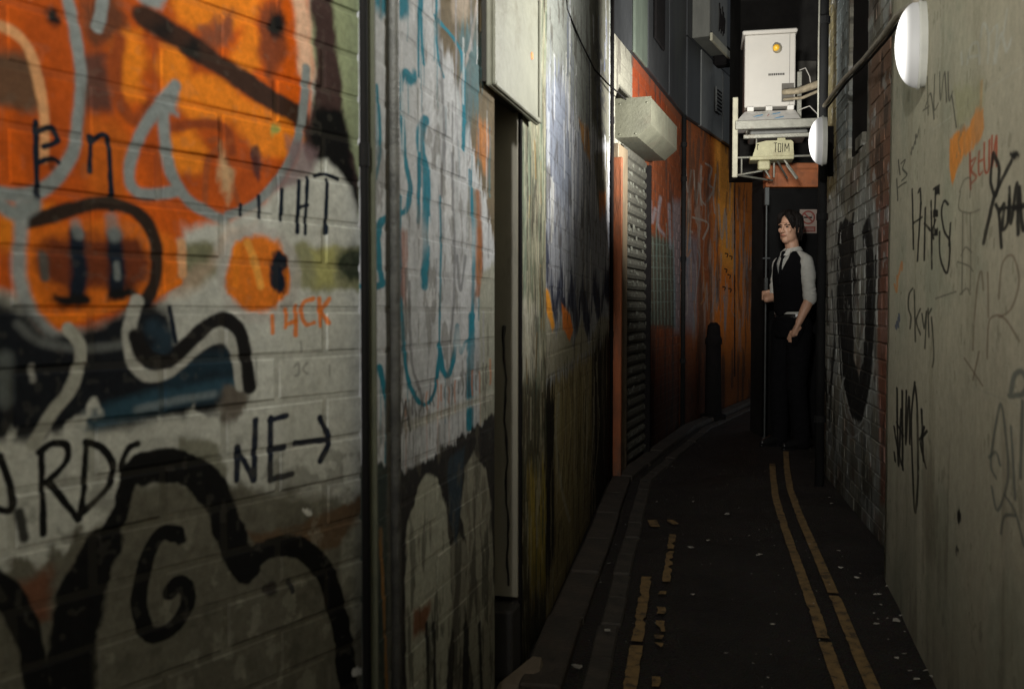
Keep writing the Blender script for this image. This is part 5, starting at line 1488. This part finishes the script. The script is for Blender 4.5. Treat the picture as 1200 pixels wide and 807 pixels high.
# ------------------------------------------------------------------ the man
MY = 7.38
man = empty("person", (gx(928, MY), MY, 0), -math.radians(16), label="man in white shirt, black waistcoat and tie at the black door, hand in pocket", cat="person")
man.scale = (.94, .94, 1)
def remeshed(name, bm, mat, parent, vox=.007, smooth_it=4, fold=0.0, **k):
    me = bpy.data.meshes.new(name); bm.normal_update(); bm.to_mesh(me); bm.free()
    o = bpy.data.objects.new(name + "_tmp", me); COL.objects.link(o)
    rm = o.modifiers.new("r", 'REMESH'); rm.mode = 'VOXEL'; rm.voxel_size = vox
    sm = o.modifiers.new("s", 'SMOOTH'); sm.iterations = smooth_it; sm.factor = .5
    dg = bpy.context.evaluated_depsgraph_get(); dg.update()
    m2 = bpy.data.meshes.new_from_object(o.evaluated_get(dg))
    bpy.data.objects.remove(o); bpy.data.meshes.remove(me)
    m2.name = name
    if fold:
        from mathutils import noise as mn
        m2.update()
        nr = [v.normal.copy() for v in m2.vertices]
        for v, q in zip(m2.vertices, nr):
            p_ = v.co
            k_ = mn.fractal(Vector((p_.x * 9 + p_.z * 5, p_.y * 9, p_.z * 17 + p_.x * 8)), 1.0, 2.0, 3)
            r_ = 1 - abs(mn.noise(Vector((p_.x * 7 + p_.z * 9, p_.y * 8 + 3, p_.z * 13 - p_.x * 6))))
            v.co = p_ + q * (fold * (k_ * .6 + (r_ ** 3 - .5) * .8))
    for p in m2.polygons: p.use_smooth = True
    m2.materials.clear(); m2.materials.append(mat)
    ob = bpy.data.objects.new(name, m2); COL.objects.link(ob); ob.parent = parent
    return tag(ob, **k)

SK = solid("skin", (.52, .30, .20), .5, var=.08, scale=20, bump=.05)
SHIRT = solid("white_shirt", (.50, .50, .46), .8, var=.05, scale=30, bump=.2)
BLK = solid("black_wool", (.006, .006, .007), .95, spec=.08, var=.2, scale=60, bump=.2)
LEA = solid("black_leather", (.010, .010, .010), .25, bump=.05)
HAIR = solid("dark_hair", (.008, .006, .005), .6, spec=.15, var=.4, scale=60, bump=.3, stretch=(1, 1, .2))
fx, fy = -.78, -.626                      # chest direction in the man's own frame (x = right in the picture)
lx_, ly_ = .626, -.78                     # his left
TR = math.atan2(ly_, lx_)
def tp(side, fwd, z): return (side * lx_ + fwd * fx, side * ly_ + fwd * fy, z)
hf = Vector((-.52, -.854, 0)).normalized()      # face direction
hl = Vector((.854, -.52, 0)).normalized()
HM = Matrix(((hl.x, -hf.x, 0), (hl.y, -hf.y, 0), (0, 0, 1)))    # columns: side, back, up
HM = Matrix((( hl.x, -hf.x, 0), (hl.y, -hf.y, 0), (0, 0, 1)))
hc = Vector((-.028, -.02, 1.665))
def hp(s, b, z): return hc + hl * s - hf * b + Vector((0, 0, z))
bm = bmesh.new()
# head
ellipsoid(bm, hp(0, .012, .03), (.073, .092, .092), HM)
ellipsoid(bm, hp(0, -.022, -.022), (.060, .066, .088), HM)
ellipsoid(bm, hp(0, -.050, -.088), (.032, .034, .026), HM)                # chin
ellipsoid(bm, hp(-.033, -.015, -.055), (.028, .05, .045), HM); ellipsoid(bm, hp(.033, -.015, -.055), (.028, .05, .045), HM)
ellipsoid(bm, hp(0, -.082, .028), (.052, .014, .012), HM)                 # brow
ellipsoid(bm, hp(-.034, -.070, -.012), (.024, .013, .022), HM); ellipsoid(bm, hp(.034, -.066, -.014), (.024, .013, .022), HM)   # cheeks
tube(bm, [hp(0, -.088, .020), hp(0, -.100, -.005), hp(0, -.110, -.026)], [.008, .010, .013], 10)     # nose
ellipsoid(bm, hp(-.011, -.096, -.030), (.008, .010, .007), HM); ellipsoid(bm, hp(.011, -.096, -.030), (.008, .010, .007), HM)
ellipsoid(bm, hp(0, -.086, -.054), (.024, .011, .010), HM)
for s in (-1, 1): ellipsoid(bm, hp(s * .074, .012, -.005), (.008, .019, .030), HM)
tube(bm, [hp(0, .02, -.06), (0.0, -.0, 1.50), (0.005, .0, 1.44)], [.054, .055, .07], 16)
# torso core, arms, legs
loft(bm, [(0, 0, .86, .155, .11, TR), (0, 0, .98, .145, .10, TR), (0, 0, 1.10, .14, .095, TR), (0, 0, 1.30, .158, .095, TR), (0, 0, 1.40, .135, .075, TR), (0, 0, 1.45, .07, .055, TR)], 20)
shL = Vector(tp(.168, .0, 1.405)); elL = Vector((.135, -.17, 1.135)); wrL = Vector((.050, -.215, .955))
shR = Vector(tp(-.168, .0, 1.405)); elR = Vector((-.215, .02, 1.17)); wrR = Vector((-.232, -.02, 1.135))
elR = Vector((-.13, .10, 1.16)); wrR = Vector((-.20, .03, 1.13))
tube(bm, [shL + Vector((0, 0, -.02)), shL.lerp(elL, .5), elL], [.040, .042, .040], 14); tube(bm, [elL, elL.lerp(wrL, .35), wrL], [.040, .040, .027], 14)
tube(bm, [shR + Vector((0, 0, -.02)), shR.lerp(elR, .5), elR], [.040, .042, .040], 14); tube(bm, [elR, elR.lerp(wrR, .4), wrR], [.038, .036, .026], 14)
hipL = Vector(tp(.09, 0, .90)); hipR = Vector(tp(-.09, 0, .90))
knL = Vector(tp(.10, .03, .50)); anL = Vector(tp(.11, -.02, .09)); knR = Vector(tp(-.10, .04, .50)); anR = Vector(tp(-.12, .02, .09))
for h, k, a in ((hipL, knL, anL), (hipR, knR, anR)):
    tube(bm, [h, h.lerp(k, .5), k], [.088, .075, .058], 16); tube(bm, [k, k.lerp(a, .35), a], [.056, .056, .036], 14)
    tube(bm, [a, a + Vector((fx * .05, fy * .05, -.045))], [.030, .022], 12)
# near hand sliding into the pocket: palm, thumb outside, fingers going in
pd = (Vector((.015, -.205, .875)) - wrL).normalized()
palm = [wrL, wrL + pd * .05, wrL + pd * .085]
tube(bm, palm, [.026, .034, .032], 12, flat=.7)
side = pd.cross(Vector((0, 1, 0))).normalized()
for k, (o1, ln) in enumerate(((-.027, .062), (-.009, .074), (.009, .070), (.026, .055))):
    b0 = wrL + pd * .085 + side * o1
    tube(bm, [b0, b0 + pd * ln * .5 + Vector((0, .008, 0)), b0 + pd * ln + Vector((0, .022, 0))], [.0095, .009, .0075], 8)
tb = wrL + pd * .03 + side * .028
tube(bm, [tb, tb + Vector((-.022, -.012, -.025)), tb + Vector((-.030, -.012, -.055))], [.012, .0105, .008], 8)
# far hand closed round the bar
bx = Vector((-.198, .115, 1.16))    # bar place in his frame (set below)
inv = Matrix.Rotation(math.radians(16), 4, 'Z')
bw = Vector((gx(897, 7.55) - man.location.x, 7.55 - man.location.y, 0)); bx = inv @ bw / .94
hx = bx + Vector((.012, -.020, 1.165))
tube(bm, [wrR, wrR.lerp(hx, .6), hx + Vector((.004, 0, 0))], [.026, .030, .034], 12, flat=.8)
for k in range(4):
    z = 1.195 - k * .0195
    c = bx + Vector((0, 0, z))
    R_ = .0195
    L4 = [(.035, -.030), (.005, -.034), (-.024, -.022), (-.028, .004), (-.012, .022 - .004 * k)]
    tube(bm, [c + Vector((a, b, -.003 * i + .001 * k)) for i, (a, b) in enumerate(L4)], [.0105, .0100, .0095, .0085, .0075], 8)
tube(bm, [hx + Vector((.018, .004, .02)), hx + Vector((.012, .03, .035)), hx + Vector((-.008, .045, .030)), hx + Vector((-.024, .040, .022))], [.012, .011, .010, .008], 8)
body = remeshed("body", bm, SK, man, .0052, 3)
# eyes, brows, lips
for s in (-1, 1):
    bm = bmesh.new(); ellipsoid(bm, hp(s * .029, -.0800, .008), (.0135, .008, .0060), HM, 12, 8); link("eye", bm, solid("eye_dark", (.03, .02, .015), .3, bump=0), man, smooth=True)
    bm = bmesh.new(); tube(bm, [hp(s * .013, -.093, .024), hp(s * .030, -.091, .028), hp(s * .048, -.076, .022)], [.0035, .0045, .003], 8); link("eyebrow", bm, HAIR, man, smooth=True)
bm = bmesh.new(); tube(bm, [hp(-.022, -.088, -.056), hp(-.008, -.096, -.053), hp(.008, -.096, -.053), hp(.022, -.088, -.056)], [.003, .0045, .0045, .003], 8); link("lips", bm, solid("lip", (.33, .12, .09), .5, bump=0), man, smooth=True)
# hair: cap plus locks
bm = bmesh.new()
ellipsoid(bm, hp(0, .030, .044), (.085, .094, .095), HM, 28, 20)
ellipsoid(bm, hp(0, .062, -.01), (.076, .060, .085), HM, 24, 16)
rm = [f for f in bm.faces if (f.calc_center_median() - hc).dot(hf) > .055 and (f.calc_center_median() - hc).z < .062]
bmesh.ops.delete(bm, geom=rm, context='FACES')
rh = random.Random(4)
for i in range(260):
    a = rh.uniform(-math.pi, math.pi)
    front = math.cos(a)                                   # 1 = forehead
    s0 = math.sin(a) * .04; b0 = -math.cos(a) * .03 + .01
    top = hp(s0 * .5, b0 + .0, .125 + rh.uniform(0, .012))
    if front > .55:
        sgn = 1 if rh.random() < .72 else -1
        mid = hp(sgn * rh.uniform(.02, .05), -.075 + rh.uniform(-.012, .01), .098 + rh.uniform(-.01, .012))
        end = hp(sgn * rh.uniform(.055, .078), -.050 + rh.uniform(-.01, .03), .040 + rh.uniform(-.05, .03))
    else:
        mid = hp(math.sin(a) * .088, -math.cos(a) * .085 + .03, .07 + rh.uniform(-.01, .02))
        ex_ = rh.uniform(-.06, .05); tuck = .80 + .25 * rh.random() - (.10 if ex_ < -.03 else 0)
        end = hp(math.sin(a) * .088 * tuck, -math.cos(a) * .080 * tuck + .030, -.035 + ex_)
    m2_ = mid.lerp(end, .5) + Vector((rh.uniform(-.006, .006), rh.uniform(-.006, .006), 0)) + (mid - hc).normalized() * .006
    tube(bm, [top, top.lerp(mid, .5) + Vector((0, 0, .012)), mid, m2_, end], [.007, .009, .0075, .0055, .002], 6)
link("hair", bm, HAIR, man, smooth=True)
# shirt: torso, sleeves rolled to the elbow
bm = bmesh.new()
loft(bm, [(0, 0, .985, .158, .115, TR), (0, 0, 1.10, .152, .108, TR), (0, 0, 1.30, .176, .118, TR), (0, 0, 1.40, .178, .108, TR), (0, 0, 1.455, .140, .085, TR), (0.0, 0, 1.488, .075, .065, TR)], 24)
for s_, sd_ in ((shL, 1), (shR, -1)):
    tube(bm, [Vector((0, 0, 1.468)), Vector(tp(.09 * sd_, 0, 1.448)), Vector(tp(.155 * sd_, 0, 1.420))], [.045, .045, .046], 14)
for s_, e_ in ((shL, elL), (shR, elR)):
    d = (e_ - s_)
    tube(bm, [s_ + Vector((0, 0, -.004)), s_ + d * .3 + Vector((.006, 0, 0)), s_ + d * .6, s_ + d * .97], [.058, .058, .053, .050], 18)
    # creases
    for k in range(5):
        q_ = s_ + d * (.35 + .13 * k)
        n_ = d.normalized().cross(Vector((0, 0, 1)).cross(d)).normalized()
        ang = rh.uniform(0, 6)
        u_ = d.normalized().orthogonal().normalized(); v_ = d.normalized().cross(u_)
        pp = [q_ + (u_ * math.cos(ang + t_) + v_ * math.sin(ang + t_)) * .053 + d.normalized() * (t_ * .02) for t_ in (0, .5, 1.0, 1.5)]
        tube(bm, pp, [.003, .008, .008, .003], 8)
remeshed("shirt", bm, SHIRT, man, .006, 3, fold=.007)
for s_, e_ in ((shL, elL), (shR, elR)):
    d = (e_ - s_).normalized(); bm = bmesh.new()
    tube(bm, [e_ - d * .045, e_ - d * .02, e_ + d * .004], [.052, .055, .051], 20); link("rolled_cuff", bm, SHIRT, man, smooth=True)
# collar
for sg_ in (-1, 1):
    bm = bmesh.new()
    n0 = Vector((0.0, -.005, 1.515))
    def cp(ang, r0, z): 
        v_ = Vector((math.cos(ang) * fx + math.sin(ang) * sg_ * lx_, math.cos(ang) * fy + math.sin(ang) * sg_ * ly_, 0))
        return Vector((n0.x, n0.y, 0)) + v_ * r0 + Vector((0, 0, z))
    prev = None
    for i in range(9):
        a = math.radians(8 + i * 21)
        lean = max(0, math.cos(a)) * .012
        drop = .060 if i == 1 else (.052 - .012 * min(i, 2))
        top_ = cp(a, .060, 1.525 - lean * 1.2); bot = cp(a, .078 + lean * 1.8, 1.525 - drop - lean)
        t2 = cp(a, .064, 1.528 - lean * 1.2); b2 = cp(a, .082 + lean * 1.8, 1.525 - drop - lean)
        ring = [bm.verts.new(q) for q in (top_, bot, b2, t2)]
        if prev:
            for k in range(4): bm.faces.new((prev[k], prev[(k + 1) % 4], ring[(k + 1) % 4], ring[k]))
        else: bm.faces.new(ring)
        prev = ring
    bm.faces.new(prev[::-1])
    bmesh.ops.recalc_face_normals(bm, faces=bm.faces)
    link("collar", bm, SHIRT, man)
# tie
bm = bmesh.new()
def tf(side, fwd, z): return Vector(tp(side, fwd, z))
tube(bm, [tf(0, .088, 1.475), tf(0, .10, 1.452)], [.022, .016], 10)
tube(bm, [tf(0, .10, 1.455), tf(0, .120, 1.38), tf(0, .125, 1.25)], [.016, .024, .03], 10, flat=.5)
link("tie", bm, BLK, man, smooth=True)
# waistcoat: shell with V opening and armholes
bm = bmesh.new()
n = 40
n = 96
def prof_v(z):
    rx_ = np.interp(z, [.985, 1.10, 1.30, 1.40, 1.455, 1.49], [.166, .160, .184, .182, .146, .09])
    ry_ = np.interp(z, [.985, 1.10, 1.30, 1.40, 1.455, 1.49], [.126, .119, .130, .120, .095, .074])
    return rx_, ry_
def ss_(a, b, x):
    t_ = min(1, max(0, (x - a) / (b - a))); return t_ * t_ * (3 - 2 * t_)
R = []
for j in range(17):
    ring = []
    for k in range(n):
        a = 2 * math.pi * k / n
        da = abs((a - 1.5 * math.pi + math.pi) % (2 * math.pi) - math.pi)      # from the chest front
        arm = min(abs((a + math.pi) % (2 * math.pi) - math.pi), abs((a - math.pi + math.pi) % (2 * math.pi) - math.pi))
        top = min(1.30 + .19 * min(1, da / .62), 1.27 + .22 * ss_(.22, .50, arm))
        low = 1.035 - .035 * max(0, 1 - da / .5)
        z = low + (top - low) * j / 16
        rx_, ry_ = prof_v(z)
        x, y = rx_ * math.cos(a), ry_ * math.sin(a)
        ring.append(bm.verts.new((x * math.cos(TR) - y * math.sin(TR), x * math.sin(TR) + y * math.cos(TR), z)))
    R.append(ring)
for j in range(16):
    for k in range(n):
        bm.faces.new((R[j][k], R[j][(k + 1) % n], R[j + 1][(k + 1) % n], R[j + 1][k]))
o = link("waistcoat", bm, BLK, man, smooth=True)
sm = o.modifiers.new("thick", 'SOLIDIFY'); sm.thickness = .006; sm.offset = 1
bm = bmesh.new()
for k in range(4): ellipsoid(bm, tf(.012, .126 - .002 * k, 1.28 - .06 * k), (.006, .006, .006), None, 8, 6)
link("buttons", bm, LEA, man, smooth=True, kind="stuff")
# trousers
bm = bmesh.new()
loft(bm, [(0, 0, .84, .168, .128, TR), (0, 0, .92, .166, .126, TR), (0, 0, 1.0, .156, .116, TR)], 24)
for h, k, a in ((hipL, knL, anL), (hipR, knR, anR)):
    tube(bm, [h + Vector((0, 0, .02)), h.lerp(k, .5), k, k.lerp(a, .5), a + Vector((0, 0, -.035))], [.105, .092, .078, .072, .070], 18)
tube(bm, [Vector((.052, -.175, .95)), Vector((.035, -.17, .88)), Vector((.02, -.165, .82))], [.045, .052, .035], 14)   # hand bulging the pocket
remeshed("trousers", bm, BLK, man, .008, 3, fold=.008)
bm = bmesh.new(); loft(bm, [(0, 0, .995, .160, .119, TR), (0, 0, 1.018, .159, .118, TR)], 30); link("belt", bm, LEA, man)
bm = bmesh.new()        # strip of shirt showing under the waistcoat
R2 = []
loft(bm, [(0, 0, 1.019, .163, .122, TR), (0, 0, 1.045, .1665, .1255, TR)], 40, cap=False)
link("shirt_hem", bm, SHIRT, man, smooth=True)
for a, s in ((anL, 1), (anR, -1)):
    bm = bmesh.new()
    f_ = Vector((fx, fy, 0)).normalized()
    ps = [a + f_ * t_ for t_ in (-.06, 0, .06, .12, .17)]
    tube(bm, [Vector((q.x, q.y, z_)) for q, z_ in zip(ps, (.048, .055, .050, .036, .030))], [.038, .042, .042, .036, .022], 16, flat=1.0)
    for v in bm.verts: v.co.z = max(v.co.z, .012)
    sh_ = link("shoe", bm, LEA, man, smooth=True)
    bm = bmesh.new()
    tube(bm, [Vector((q.x, q.y, .010)) for q in ps], [.036, .040, .043, .039, .026], 16, flat=1.0)
    for v in bm.verts: v.co.z = min(max(v.co.z, .0005), .0125)
    link("sole", bm, LEA, sh_)

scene.cycles.use_denoising = True
scene.cycles.sample_clamp_indirect = 4
